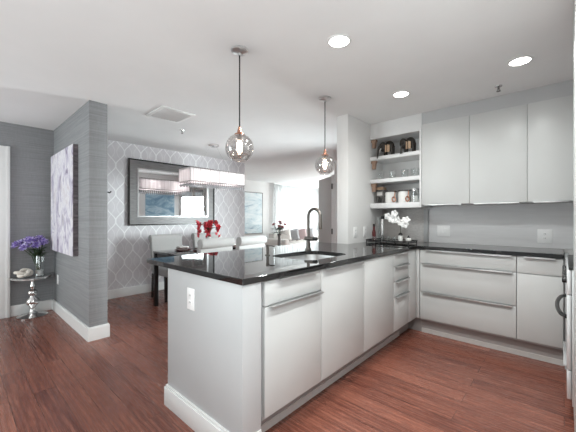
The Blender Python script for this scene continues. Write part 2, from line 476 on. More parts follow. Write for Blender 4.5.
# door_1: white cased doorway in the grey wall, at the picture's edge
d = struct('door_1', nbox(XL-0.08, XL-0.04, -0.40, 0.365, 0.005, 1.98, bev=0.003), 'trim')
bm = bmesh.new()
for y0, y1 in ((0.375, 0.472), (-0.51, -0.41)):
    box(bm, XL, XL+0.022, y0, y1, 0, 2.07, bev=0.004)
    box(bm, XL+0.022, XL+0.032, y0+0.06 if y0 > 0 else y0, y1 if y0 > 0 else y0+0.035, 0, 2.07, bev=0.003)
box(bm, XL, XL+0.022, -0.41, 0.375, 1.975, 2.07, bev=0.004)
box(bm, XL-0.12, XL, 0.365, 0.385, 0, 1.985); box(bm, XL-0.12, XL, -0.42, -0.40, 0, 1.985); box(bm, XL-0.12, XL, -0.4, 0.365, 1.98, 2.0)
obj('casing', bm, 'trim', d)

# window_1 living room
w = struct('window_1', nbox(-7.30, -7.285, 7.30, 9.50, 0.17, 2.25), 'pane')
bm = bmesh.new()
for y in (7.25, 8.36, 9.49): box(bm, -7.32, -7.26, y, y+0.06, 0.12, 2.30)
for z in (0.12, 2.24): box(bm, -7.32, -7.26, 7.25, 9.55, z, z+0.06)
obj('window_frame', bm, 'trim', w)
def curtain(y0, y1, label):
    bm = bmesh.new(); n = int((y1-y0)*60); rows = []
    for z in (0.03, 2.31):
        r = []
        for i in range(n+1):
            y = y0+(y1-y0)*i/n
            x = -7.10+0.034*math.sin(y*2*PI/0.13)+0.012*math.sin(y*2*PI/0.31+1)
            r.append(bm.verts.new((x, y, z)))
        rows.append(r)
    for i in range(n): bm.faces.new((rows[0][i], rows[0][i+1], rows[1][i+1], rows[1][i]))
    o = obj('curtain', bm, 'sheer', smooth=180, solid=0.003)
    return tag(o, label, 'curtain', 'sheer living room curtains')
curtain(7.15, 8.38, 'sheer white curtain behind the pink flowers and pale pillows')
curtain(8.42, 9.70, 'sheer white curtain panel behind the gooseneck faucet')
rail = thing('curtain_rail', 'slim white curtain track along the living room ceiling above sheer curtains', 'curtain rail', (-7.1, 8.4, 2.335))
obj('track', nbox(-7.125, -7.075, 7.1, 9.74, 2.318, CEIL), 'trim', rail)

# door_2: grey door ajar in the hall with hinged jamb
bm = bmesh.new()
box(bm, -3.50, -3.45, 5.17, 5.34, 0, 2.08, bev=0.004); box(bm, -3.45, -3.36, 5.175, 5.2, 0, 2.08, bev=0.004)
d2 = struct('door_2', bm, 'trim')
th = math.radians(147); hx, hy = -3.505, 5.20
bm = nbox(0, 0.72, -0.02, 0.02, 0.01, 2.05, bev=0.003)
bmesh.ops.transform(bm, matrix=Matrix.Translation((hx, hy, 0)) @ Matrix.Rotation(th, 4, 'Z'), verts=bm.verts)
obj('door_leaf', bm, 'doorgray', d2)
for z in (0.25, 0.93, 1.84):
    obj('hinge', lathe(bmesh.new(), [(0.017, z-0.055), (0.017, z+0.055)], (-3.478, 5.158, 0), 12), 'graywire', d2)
# window_2: tall hall window seen in the mirror
w2 = struct('window_2', nbox(-1.86, -1.852, 4.36, 5.1, 0.10, 2.05), 'pane')
bm = bmesh.new()
for y in (4.29, 4.69, 5.06): box(bm, -1.96, -1.925, y, y+0.08, 0.04, 2.12, bev=0.003)
for z in (0.04, 2.04): box(bm, -1.959, -1.925, 4.37, 5.06, z, z+0.08)
obj('window_frame', bm, 'doorgray', w2)

# backsplash panels and stub trim
struct('trim_1', nbox(-1.20, 0.72, YB-0.012, YB, 0.916, 1.36), 'splash')
struct('trim_2', nbox(-1.78, -1.245, YB-0.012, YB, 0.916, 1.33), 'splash2')
struct('trim_3', nbox(-1.245, -1.20, YB-0.05, YB, 0.916, 1.34, bev=0.002), 'panel')
# soffit filler above the wall cupboards
struct('trim_4', nbox(-1.163, 0.72, 3.475, YB, 2.232, CEIL), 'panel')

# ------------------------------------------------------------------ kitchen: peninsula
ZC0, ZC1 = 0.883, 0.915
DF = -1.155           # door faces of the peninsula
ep = thing('peninsula_end_panel', 'white end wall of the peninsula carrying the black worktop overhang', 'panel', (-1.5, 1.0, 0))
obj('panel', nbox(-1.90, -1.145, 0.937, 1.06, 0.0, ZC0, bev=0.002), 'panel', ep)
bm = bmesh.new()
box(bm, -1.917, -1.138, 0.920, 1.06, 0, 0.118, bev=0.002)
box(bm, -1.910, -1.142, 0.927, 1.06, 0.118, 0.132, bev=0.003)
obj('baseboard', bm, 'trim', ep)
obj('back_panel', nbox(-1.90, -1.88, 1.06, 2.95, 0, ZC0), 'panel', ep)

def edge_pull(name, parent, axis, a0, a1, face, z):
    """slim aluminium lip on the top edge of a front; axis 'y' runs along y on a +x face, 'x' runs along x on a -y face"""
    bm = bmesh.new()
    if axis == 'y':
        box(bm, face-0.012, face+0.028, a0, a1, z-0.003, z+0.003, bev=0.001); box(bm, face+0.022, face+0.028, a0, a1, z-0.010, z, bev=0.001)
    else:
        box(bm, a0, a1, face-0.028, face+0.012, z-0.003, z+0.003, bev=0.001); box(bm, a0, a1, face-0.028, face-0.022, z-0.010, z, bev=0.001)
    return obj(name, bm, 'pull', parent)

G = 0.0028
def pen_cab(name, label, cat, y0, y1, fronts, pulls, front_name='door'):
    t = thing(name, label, cat, (-1.45, (y0+y1)/2, 0))
    if name == 'sink_cabinet':
        bm = bmesh.new()
        box(bm, -1.86, DF-0.021, y0, y0+0.018, 0.14, ZC0); box(bm, -1.86, DF-0.021, y1-0.018, y1, 0.14, ZC0)
        box(bm, -1.86, DF-0.021, y0+0.018, y1-0.018, 0.14, 0.158)
        obj('carcass', bm, 'panel', t)
    else:
        obj('carcass', nbox(-1.86, DF-0.021, y0+0.001, y1-0.001, 0.14, ZC0-0.002 if 'drawer' in name else 0.66), 'panel', t)
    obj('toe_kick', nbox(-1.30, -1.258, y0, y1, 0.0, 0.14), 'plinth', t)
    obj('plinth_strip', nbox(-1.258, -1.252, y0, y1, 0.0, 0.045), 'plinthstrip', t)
    for (nm, z0, z1), p in zip(fronts, pulls):
        f = obj(nm, nbox(DF-0.02, DF, y0+G, y1-G, z0+G, z1-G, bev=0.0015), 'cab', t)
        if p: edge_pull('handle', f, 'y', y0+p[0], y1-p[1], DF, z1-0.002)
    return t
pen_cab('sink_cabinet', 'white lower cabinet next to the end panel with a wide chrome pull', 'cabinet', 1.092, 1.592,
        [('door', 0.157, 0.742), ('drawer', 0.742, 0.878)], [(0.03, 0.012), (0.1, 0.05)])
pen_cab('dishwasher_cabinet', 'tall plain white front with a slim pull directly under the worktop edge', 'cabinet', 1.592, 2.156,
        [('door', 0.157, 0.878)], [(0.02, 0.02)])
pen_cab('base_cabinet', 'plain white handleless door between the slim-pull front and the four-drawer stack', 'cabinet', 2.156, 2.72,
        [('door', 0.157, 0.878)], [None])
pen_cab('drawer_cabinet', 'narrow stack of four white drawers by the inner kitchen corner', 'cabinet', 2.72, 3.08,
        [('drawer', 0.157, 0.475), ('drawer', 0.475, 0.616), ('drawer', 0.616, 0.757), ('drawer', 0.757, 0.878)], [(0.03, 0.03)]*4)
BF = 3.285
cf = thing('corner_filler', 'narrow blank white strip where the two cabinet runs meet', 'panel', (-1.3, 3.2, 0))
bm = bmesh.new(); box(bm, DF-0.02, DF, 3.08+G, BF+0.018, 0.157, 0.878, bev=0.001); box(bm, DF, -1.12-G, BF, BF+0.018, 0.157, 0.878, bev=0.001)
obj('strip', bm, 'cab', cf)
bm = bmesh.new(); box(bm, -1.30, -1.258, 3.08, 3.40, 0, 0.14); box(bm, -1.258, -1.12, 3.348, 3.40, 0, 0.14)
obj('toe_kick', bm, 'plinth', cf)

def back_cab(name, label, x0, x1, fronts):
    t = thing(name, label, 'cabinet', ((x0+x1)/2, 3.55, 0))
    obj('carcass', nbox(x0+0.001, x1-0.001, BF+0.021, YB-0.02, 0.14, ZC0-0.002), 'panel', t)
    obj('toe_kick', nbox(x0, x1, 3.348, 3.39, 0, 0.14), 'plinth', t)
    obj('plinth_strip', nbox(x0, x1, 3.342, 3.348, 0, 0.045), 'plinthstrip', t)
    for nm, z0, z1, p in fronts:
        f = obj(nm, nbox(x0+G, x1-G, BF, BF+0.02, z0+G, z1-G, bev=0.0015), 'cab', t)
        if p: edge_pull('handle', f, 'x', x0+p[0], x1-p[1], BF, z1-0.002)
    return t
back_cab('drawer_cabinet', 'wide white base unit of three long drawers under the grey backsplash', -1.118, -0.306,
         [('drawer', 0.157, 0.441, (0.03, 0.03)), ('drawer', 0.441, 0.734, (0.03, 0.03)), ('drawer', 0.734, 0.878, (0.06, 0.03))])
back_cab('base_cabinet', 'white base unit with one drawer above a door beside the steel range', -0.306, -0.001,
         [('door', 0.157, 0.731, None), ('drawer', 0.731, 0.878, (0.05, 0.05))])

bc_ = [o for o in bpy.data.objects if o.name.startswith('base_cabinet')][-1]
obj('end_panel', nbox(0.004, 0.034, BF, YB-0.02, 0.0, ZC0-0.002), 'panel', bc_)
# worktop: one L with a rounded sink hole
def rrect(x0, x1, y0, y1, r, n=8):
    out = []
    for cx, cy, a0 in ((x1-r, y1-r, 0), (x0+r, y1-r, PI/2), (x0+r, y0+r, PI), (x1-r, y0+r, 1.5*PI)):
        for i in range(n+1):
            a = a0+PI/2*i/n; out.append((cx+r*math.cos(a), cy+r*math.sin(a)))
    return out
SK = (-1.69, -1.28, 1.62, 2.17)
bm = bmesh.new()
outer = [(-2.21, 0.932), (-1.137, 0.932), (-1.137, 3.265), (-0.002, 3.265), (-0.002, YB-0.001), (-1.779, YB-0.001), (-1.779, 2.955), (-2.21, 2.955)]
hole = rrect(*SK, 0.11)
edges = []
for loop in (outer, hole):
    v = [bm.verts.new((x, y, ZC1)) for x, y in loop]
    edges += [bm.edges.new((v[i], v[(i+1) % len(v)])) for i in range(len(v))]
bmesh.ops.triangle_fill(bm, use_beauty=True, use_dissolve=False, edges=edges)
ext = bmesh.ops.extrude_face_region(bm, geom=list(bm.faces))
bmesh.ops.translate(bm, verts=[g for g in ext['geom'] if isinstance(g, bmesh.types.BMVert)], vec=(0, 0, ZC0-ZC1))
ct = obj('countertop', bm, 'granite', smooth=30)
tag(ct, 'black polished stone worktop, L shaped, with an undermount sink', 'countertop')
mdb = ct.modifiers.new('bevel', 'BEVEL'); mdb.width = 0.003; mdb.segments = 2; mdb.limit_method = 'ANGLE'; mdb.angle_limit = math.radians(60)

# sink
sk = thing('sink', 'undermount stainless sink set into the black worktop', 'sink', (-1.485, 1.9, 0.7))
bm = bmesh.new()
loops = []
for off, z in ((-0.012, ZC0-0.001), (-0.004, ZC0-0.002), (0.0, ZC0-0.03), (0.012, 0.74), (0.03, 0.722), (0.12, 0.715)):
    pts = rrect(SK[0]+off, SK[1]-off, SK[2]+off, SK[3]-off, max(0.02, 0.11-off*0.5))
    loops.append([bm.verts.new((x, y, z)) for x, y in pts])
for A, B in zip(loops, loops[1:]):
    for i in range(len(A)):
        j = (i+1) % len(A); bm.faces.new((A[i], A[j], B[j], B[i]))
bm.faces.new(loops[-1])
obj('basin', bm, 'sinksteel', sk, smooth=60)
obj('drain', lathe(bmesh.new(), [(0, 0.7165), (0.02, 0.7165), (0.022, 0.7185), (0.042, 0.7185), (0.045, 0.7155)], (-1.5, 1.9, 0), 24), 'nickel', sk)

# faucet
fx, fy = -1.735, 2.19
fa = thing('faucet', 'brushed gooseneck kitchen faucet standing behind the sink', 'faucet', (fx, fy, ZC1))
obj('base', lathe(bmesh.new(), [(0.028, 0.9152), (0.028, 0.925), (0.020, 0.932), (0.0185, 0.985), (0.0185, 1.0)], (fx, fy, 0), 24), 'nickel', fa)
obj('valve_body', lathe(bmesh.new(), [(0.016, -0.035), (0.019, -0.032), (0.019, 0.055), (0.016, 0.058)], (fx, fy, 1.018), 24, 'X'), 'nickel', fa)
lv = obj('lever', lathe(bmesh.new(), [(0.0165, 0.06), (0.0165, 0.095), (0.012, 0.1)], (fx, fy, 1.018), 20, 'X'), 'black', fa)
pts = [(fx, fy, 1.03), (fx, fy, 1.12), (fx, fy, 1.20)]
R = 0.075
for i in range(1, 13):
    a = PI-PI*i/12*1.02
    pts.append((fx+R+R*math.cos(a), fy-0.02*i/12, 1.212+R*math.sin(a)))
pts.append((fx+2*R+0.002, fy-0.022, 1.17))
obj('spout', tube(bmesh.new(), pts, 0.014, 16), 'nickel', fa)
obj('spray_head', lathe(bmesh.new(), [(0.0135, 1.175), (0.0165, 1.16), (0.0165, 1.115), (0.013, 1.108)], (fx+2*R+0.002, fy-0.022, 0), 18), 'nickel', fa)
# soap dispenser
sx, sy = -1.715, 1.655
sd = thing('soap_dispenser', 'small brushed metal soap pump set in the worktop near the sink', 'soap dispenser', (sx, sy, ZC1))
obj('base', lathe(bmesh.new(), [(0.02, 0.9152), (0.02, 0.921), (0.011, 0.924), (0.011, 0.978)], (sx, sy, 0), 20), 'nickel', sd)
bm = lathe(bmesh.new(), [(0.0125, 0.978), (0.0135, 0.98), (0.0135, 0.998), (0.012, 1.0)], (sx, sy, 0), 20)
tube(bm, [(sx, sy, 0.99), (sx+0.05, sy, 0.992), (sx+0.075, sy, 0.986)], 0.005, 8)
obj('pump_head', bm, 'nickel', sd)

# ------------------------------------------------------------------ wall cupboards
UF = 3.47
def upper(label, x0, x1, hx0, hx1):
    t = thing('wall_cabinet', label, 'cabinet', ((x0+x1)/2, 3.65, 1.35), 'white wall cupboards')
    obj('carcass', nbox(x0+0.001, x1-0.001, UF+0.021, YB-0.001, 1.345, 2.231), 'panel', t)
    dr = obj('door', nbox(x0+0.0015, x1-0.0015, UF, UF+0.02, 1.352, 2.231, bev=0.0015), 'cab', t)
    bm = bmesh.new(); box(bm, hx0, hx1, UF-0.020, UF+0.012, 1.340, 1.351, bev=0.001)
    obj('handle', bm, 'pull', dr)
upper('white wall cupboard adjoining the open shelves, slim pull at bottom', -1.163, -0.7015, -1.13, -0.77)
upper('middle one of three white wall cupboards above the grey backsplash', -0.7015, -0.245, -0.66, -0.30)
upper('white wall cupboard nearest the tall cabinet, above the steel range end', -0.245, 0.06, -0.2, 0.03)
struct('trim_5', nbox(0.062, 0.72, UF+0.01, YB-0.001, 1.345, 2.231), 'panel')

# open shelf unit
su = thing('shelf_unit', 'white open shelf unit between the side wall and the wall cupboards', 'shelf', (-1.45, 3.6, 1.32))
obj('header', nbox(-1.779, -1.165, UF+0.005, UF+0.025, 2.17, CEIL-0.001, bev=0.001), 'shelfw', su)
obj('side_panel', nbox(-1.185, -1.166, UF, YB-0.001, 1.322, 2.17, bev=0.001), 'shelfw', su)
obj('back_panel', nbox(-1.779, -1.186, YB-0.02, YB-0.001, 1.384, 2.17), 'shelfw', su)
obj('shelf', nbox(-1.779, -1.186, UF, YB-0.021, 2.172, 2.19), 'shelfw', su)
for z0, z1 in ((1.910, 1.953), (1.630, 1.676), (1.322, 1.384)):
    obj('shelf', nbox(-1.779, -1.186, UF, YB-0.021, z0, z1, bev=0.002), 'shelfw', su)
for z in (2.170, 1.908, 1.628):
    bm = bmesh.new()
    prism(bm, [(-1.778, z), (-1.715, z), (-1.715, z-0.022), (-1.725, z-0.03), (-1.735, z-0.1), (-1.765, z-0.1), (-1.765, z-0.04), (-1.778, z-0.03)], UF+0.03, UF+0.075, 'Y')
    obj('bracket', bm, 'coppermat', su)

# ------------------------------------------------------------------ outlets and switches
def plate(name, label, cat, c, normal, w, h, n, kind, grp=None):
    t = thing(name, label, cat, c, grp)
    def bx(bm, a0, a1, z0, z1, d0, d1, bev=0.0):
        x, y, z = c
        if normal == '-y': box(bm, x+a0, x+a1, y-d1, y-d0, z+z0, z+z1, bev=bev)
        elif normal == '+x': box(bm, x+d0, x+d1, y+a0, y+a1, z+z0, z+z1, bev=bev)
        return bm
    obj('cover_plate', bx(bmesh.new(), -w/2, w/2, -h/2, h/2, 0, 0.006, 0.002), 'plastic', t)
    for i in range(n):
        o = (i-(n-1)/2)*0.046
        if kind == 'switch':
            obj('rocker', bx(bmesh.new(), o-0.016, o+0.016, -0.033, 0.033, 0.006, 0.010, 0.0015), 'plastic', t)
        else:
            for zz in (-0.02, 0.02):
                s = obj('socket', bx(bmesh.new(), o-0.016, o+0.016, zz-0.014, zz+0.014, 0.006, 0.009, 0.002), 'plastic', t)
                bm = bmesh.new(); bx(bm, o-0.007, o-0.004, zz-0.002, zz+0.007, 0.009, 0.0095); bx(bm, o+0.004, o+0.007, zz-0.002, zz+0.007, 0.009, 0.0095)
                obj('slots', bm, 'black', s)
    return t
plate('outlet', 'white double outlet on the end wall of the peninsula', 'outlet', (-1.612, 0.937, 0.735), '-y', 0.075, 0.125, 1, 'socket')
plate('switch_plate', 'wide white two-gang switch plate beside the open shelves', 'switch', (-1.035, YB-0.012, 1.055), '-y', 0.135, 0.12, 2, 'switch')
plate('outlet', 'white outlet on the grey backsplash above the one-drawer cabinet', 'outlet', (-0.137, YB-0.012, 1.03), '-y', 0.11, 0.13, 1, 'socket')
plate('outlet', 'white outlet low on the grey wing wall below the lilac painting', 'outlet', (-4.75, 0.90, 0.425), '-y', 0.075, 0.12, 1, 'socket')
plate('outlet', 'white outlet on the white side wall closer to the column edge', 'outlet', (-1.78, 3.11, 1.04), '+x', 0.075, 0.12, 1, 'socket')
plate('outlet', 'white outlet on the white side wall beside the black tray', 'outlet', (-1.78, 3.34, 1.04), '+x', 0.075, 0.12, 1, 'socket')

# ------------------------------------------------------------------ range and tall unit at the picture's edge
rg = thing('range', 'stainless steel kitchen range with a dark curved oven handle', 'range', (0.3, 2.8, 0))
obj('body', nbox(0.035, 0.70, 2.44, 3.245, 0.10, 0.90, bev=0.003), 'rangesteel', rg)
obj('cooktop', nbox(0.02, 0.70, 2.44, 3.245, 0.9005, 0.918, bev=0.003), 'black', rg)
od = obj('oven_door', nbox(0.012, 0.033, 2.445, 3.24, 0.31, 0.75, bev=0.004), 'rangesteel', rg)
pts = []
for i in range(15):
    s = i/14; y = 2.50+0.68*s
    pts.append((0.012-0.048*math.sin(PI*s)**0.45, y, 0.61))
obj('handle', tube(bmesh.new(), pts, 0.012, 12), 'black', od)
cp = obj('control_panel', nbox(0.012, 0.033, 2.445, 3.24, 0.755, 0.898, bev=0.004), 'rangesteel', rg)
for i in range(5):
    obj('knob', lathe(bmesh.new(), [(0.018, 0.012), (0.02, -0.004), (0.017, -0.010)], (0, 2.55+i*0.145, 0.825), 18, 'X'), 'black', cp)
dw = obj('drawer', nbox(0.012, 0.033, 2.445, 3.24, 0.137, 0.305, bev=0.004), 'rangesteel', rg)
obj('handle', nbox(-0.004, 0.012, 2.6, 3.08, 0.272, 0.284, bev=0.003), 'rangesteel', dw)
for y in (2.50, 3.18):
    for x in (0.1, 0.62): obj('foot', lathe(bmesh.new(), [(0.02, 0), (0.02, 0.0995)], (x, y, 0), 12), 'black', rg)
tc = thing('tall_cabinet', 'tall pale grey cabinet edge at the picture border beside the range', 'cabinet', (0.38, 1.9, 0))
obj('carcass', nbox(0.06, 0.719, 1.30, 2.40, 0.10, CEIL-0.002), 'panel', tc)
obj('toe_kick', nbox(0.10, 0.70, 1.30, 2.40, 0, 0.10), 'plinth', tc)
for y0, y1 in ((1.302, 1.848), (1.852, 2.40)):
    f = obj('door', nbox(0.04, 0.0595, y0, y1, 0.105, CEIL-0.012, bev=0.002), 'cab', tc)
    obj('handle', tube(bmesh.new(), [(0.04, y0+0.07 if y0 > 1.5 else y1-0.07, z) for z in (0.9, 0.9)]+[(0.02, y0+0.07 if y0 > 1.5 else y1-0.07, z) for z in (0.905, 1.395)]+[(0.04, y0+0.07 if y0 > 1.5 else y1-0.07, 1.4)], 0.006, 8), 'alu', f)

# ------------------------------------------------------------------ shelf contents
def tumbler(label, x):
    t = obj('drinking_glass', lathe(bmesh.new(), [(0, 0.001), (0.036, 0.001), (0.041, 0.01), (0.044, 0.098), (0.0415, 0.098), (0.038, 0.016), (0, 0.014)], (0, 0, 0), 24, cap=False), 'glass', smooth=50)
    t.location = (x, 3.56, 1.6765)
    tag(t, label, 'glass', 'tumblers on the middle shelf')
for x, lb in ((-1.677, 'clear glass tumbler on the middle shelf, closest to the side wall'),
              (-1.531, 'clear glass tumbler on the middle shelf, second from the side wall'),
              (-1.38, 'clear glass tumbler on the middle shelf, third from the side wall'),
              (-1.262, 'clear glass tumbler on the middle shelf, closest to the wall cupboards')):
    tumbler(lb, x)

def elephant(label, x, y, z, tx, hang):
    """dark carved elephant figurine seen from the side, trunk hanging past the shelf edge"""
    t = thing('elephant_figurine', label, 'figurine', (x, y, z), 'dark elephant figurines')
    bm = bmesh.new()
    ell(bm, (x+0.028, y, z+0.118), (0.060, 0.042, 0.066))
    ell(bm, (x-0.044, y-0.02, z+0.118), (0.042, 0.04, 0.060))
    for lx, ly in ((-0.018, -0.026), (0.070, -0.026), (-0.018, 0.026), (0.070, 0.026)):
        tube(bm, [(x+lx, y+ly, z), (x+lx, y+ly, z+0.04), (x+lx*0.92, y+ly*0.9, z+0.115)], [0.014, 0.014, 0.022], 10)
    obj('body', bm, 'bronze', t, smooth=60)
    bm = bmesh.new()
    tube(bm, [(x+tx*0.6, y-0.045, z+0.135), (x+tx*0.95, y-0.072, z+0.10), (x+tx, y-0.092, z+0.04), (x+tx, y-0.096, z+0.003), (x+tx, y-0.108, z-hang)], [0.018, 0.015, 0.012, 0.009, 0.007], 10)
    obj('trunk', bm, 'bronze', t, smooth=60)
    for e in (-1, 1):
        bm = bmesh.new(); ell(bm, (x-0.03, y-0.02+e*0.038, z+0.118), (0.028, 0.008, 0.05)); obj('ear', bm, 'bronze', t)
    for q0, q1 in ((-0.004, 0.012), (0.022, 0.05)):
        bm = bmesh.new(); prism(bm, [(x+q0, z+0.045), (x+q1, z+0.045), (x+q1, z+0.125), (x+q0, z+0.135)], y-0.050, y-0.040, 'Y')
        obj('inlay', bm, 'tan', t)
    bm = bmesh.new(); tube(bm, [(x-0.05, y-0.055, z+0.095), (x-0.058, y-0.078, z+0.065), (x-0.05, y-0.088, z+0.04)], [0.008, 0.006, 0.003], 8); obj('tusk', bm, 'ceramic', t)
elephant('dark carved elephant figurine on the top shelf near the side wall', -1.595, 3.553, 1.9535, -0.075, 0.03)
elephant('dark carved elephant figurine on the top shelf near the wall cupboards', -1.345, 3.553, 1.9535, -0.04, 0.012)

# lower shelf: rack, canisters, jar
lz = 1.3845
rk = thing('metal_rack', 'small grey metal rack holding a tan block on the lowest shelf', 'rack', (-1.70, 3.58, lz))
bm = bmesh.new()
for ax in (-1.755, -1.655):
    for ay in (3.58, 3.68): box(bm, ax-0.008, ax+0.008, ay-0.008, ay+0.008, lz, lz+0.16)
for ay in (3.58, 3.68): box(bm, -1.747, -1.663, ay-0.006, ay+0.006, lz+0.085, lz+0.097)
for ax in (-1.755, -1.655): box(bm, ax-0.006, ax+0.006, 3.588, 3.672, lz+0.085, lz+0.097)
box(bm, -1.765, -1.645, 3.57, 3.69, lz+0.16, lz+0.168)
obj('frame', bm, 'graywire', rk)
obj('block', nbox(-1.765, -1.66, 3.58, 3.68, lz+0.1685, lz+0.205, bev=0.004), 'tan', rk)
obj('tray', nbox(-1.745, -1.665, 3.59, 3.67, lz+0.0975, lz+0.15, bev=0.004), 'ceramic', rk)
def canister(x, label):
    t = thing('canister', label, 'canister', (x, 3.57, lz), 'white clip-top canisters')
    obj('body', lathe(bmesh.new(), [(0, lz), (0.062, lz), (0.066, lz+0.006), (0.066, lz+0.125), (0.06, lz+0.132), (0, lz+0.132)], (x, 3.57, 0), 28), 'ceramic', t)
    bm = lathe(bmesh.new(), [(0.0, lz+0.1325), (0.068, lz+0.1325), (0.07, lz+0.138), (0.066, lz+0.145), (0.0, lz+0.15)], (x, 3.57, 0), 28)
    obj('lid', bm, 'graywire', t)
    bm = bmesh.new()
    tube(bm, [(x+0.06, 3.535, lz+0.14), (x+0.075, 3.515, lz+0.12), (x+0.068, 3.505, lz+0.05)], 0.006, 8)
    pts = [(x+0.066+0.02*math.cos(a), 3.50, lz+0.04+0.028*math.sin(a)) for a in [2*PI*i/16 for i in range(16)]]
    tube(bm, pts, 0.007, 8, closed=True)
    obj('clip', bm, 'copper', t)
canister(-1.555, 'white canister with copper clip next to the grey metal rack')
canister(-1.395, 'white canister with copper clip next to the glass jar')
jr = thing('glass_jar', 'clear glass jar with pale contents at the lowest shelf end', 'jar', (-1.27, 3.58, lz))
obj('body', lathe(bmesh.new(), [(0.0, lz), (0.05, lz), (0.052, lz+0.14), (0.05, lz+0.14), (0.047, lz+0.006), (0, lz+0.006)], (-1.27, 3.58, 0), 24, cap=False), 'glass', jr)
obj('contents', lathe(bmesh.new(), [(0, lz+0.007), (0.046, lz+0.007), (0.046, lz+0.075), (0, lz+0.08)], (-1.27, 3.58, 0), 24), 'ceramic', jr)
obj('lid', lathe(bmesh.new(), [(0, lz+0.141), (0.053, lz+0.141), (0.053, lz+0.155), (0, lz+0.157)], (-1.27, 3.58, 0), 24), 'alu', jr)

# ------------------------------------------------------------------ tray group on the worktop
ty = 3.42
tr = thing('serving_tray', 'black serving tray with raised rail on the worktop corner', 'tray', (-1.46, ty, ZC1))
obj('base', nbox(-1.735, -1.24, ty-0.115, ty+0.115, ZC1+0.012, ZC1+0.022, bev=0.003), 'blackwood', tr)
bm = bmesh.new()
tube(bm, [(x, y, ZC1+0.034) for x, y in rrect(-1.745, -1.23, ty-0.125, ty+0.125, 0.02, 4)], 0.0055, 8, closed=True)
for x in (-1.735, -1.49, -1.24):
    for y in (ty-0.122, ty+0.122): tube(bm, [(x, y, ZC1+0.001), (x, y, ZC1+0.034)], 0.005, 8)
obj('rail', bm, 'black', tr)
tz = ZC1+0.0225
def bottle(name, label, cat, x, y, prof, mat, parts=()):
    t = thing(name, label, cat, (x, y, tz))
    obj('body', lathe(bmesh.new(), [(r, tz+h) for r, h in prof], (x, y, 0), 20), mat, t, smooth=50)
    for nm, p, m in parts: obj(nm, lathe(bmesh.new(), [(r, tz+h) for r, h in p], (x, y, 0), 20), m, t, smooth=50)
bottle('wine_bottle', 'slim dark burgundy bottle standing at the tray end by the side wall', 'bottle', -1.69, 3.40,
       [(0, 0), (0.02, 0), (0.022, 0.01), (0.022, 0.1), (0.013, 0.13), (0.012, 0.19), (0, 0.19)], 'burgundy', [('cap', [(0.0135, 0.165), (0.0135, 0.195), (0, 0.196)], 'black')])
bottle('tall_vase', 'tall clear glass cylinder on the black tray', 'vase', -1.655, 3.485,
       [(0.0, 0), (0.03, 0), (0.032, 0.28), (0.030, 0.28), (0.028, 0.008), (0, 0.006)], 'glass')
bottle('metal_canister', 'tall narrow polished metal canister on the black tray', 'canister', -1.60, 3.44,
       [(0, 0), (0.018, 0), (0.019, 0.004), (0.019, 0.275), (0.016, 0.284), (0, 0.285)], 'chrome', [('cap', [(0.0195, 0.255), (0.0205, 0.257), (0.0205, 0.288), (0, 0.29)], 'black')])
sh = [(0, 0), (0.02, 0), (0.022, 0.004), (0.026, 0.05), (0.0245, 0.05), (0.02, 0.008), (0, 0.007)]
for x, y, lb in ((-1.66, 3.35, 'small clear shot glass in front of the burgundy bottle'), (-1.53, 3.43, 'small clear shot glass in the middle of the tray'), (-1.445, 3.40, 'small clear shot glass next to the orchid pot')):
    g = obj('shot_glass', lathe(bmesh.new(), sh, (0, 0, 0), 18, cap=False), 'glass'); g.location = (x, y, tz); tag(g, lb, 'glass', 'shot glasses on the tray')
bottle('round_jar', 'small round black and white jar on the tray beside the orchid', 'jar', -1.285, 3.42,
       [(0, 0), (0.018, 0), (0.03, 0.015), (0.03, 0.035), (0.02, 0.045), (0, 0.046)], 'ceramic', [('lid', [(0.021, 0.0465), (0.017, 0.056), (0.006, 0.06), (0.007, 0.07), (0, 0.072)], 'black')])

def petal(bm, base, d, up, L, Wd, curl=0.2, seg=5):
    """one cupped petal blade from base along d"""
    base, d, up = Vector(base), Vector(d).normalized(), Vector(up)
    side = d.cross(up)
    if side.length < 1e-4: side = d.cross(Vector((1, 0.3, 0)))
    side.normalize(); nrm = side.cross(d).normalized()
    rows = []
    for i in range(seg+1):
        s = i/seg; w = Wd*math.sin(PI*min(1, 0.12+0.86*s))**0.8*0.5
        c = base+d*L*s+nrm*curl*L*(s*s)
        rows.append([bm.verts.new(c-side*w+nrm*w*0.25), bm.verts.new(c), bm.verts.new(c+side*w+nrm*w*0.25)])
    for A, B in zip(rows, rows[1:]):
        bm.faces.new((A[0], A[1], B[1], B[0])); bm.faces.new((A[1], A[2], B[2], B[1]))
def bloom(bm, c, axis, R, layers=((9, 0.35), (8, 0.7), (6, 1.1)), wf=0.5, curl=0.25):
    axis = Vector(axis).normalized(); q = axis.to_track_quat('Z', 'Y')
    for li, (n, el) in enumerate(layers):
        for k in range(n):
            a = 2*PI*(k+0.5*li)/n+random.uniform(-0.1, 0.1)
            d = q @ Vector((math.cos(a)*math.cos(el), math.sin(a)*math.cos(el), math.sin(el)))
            petal(bm, c, d, axis, R*(1-0.12*li)*random.uniform(0.9, 1.05), R*wf, curl)

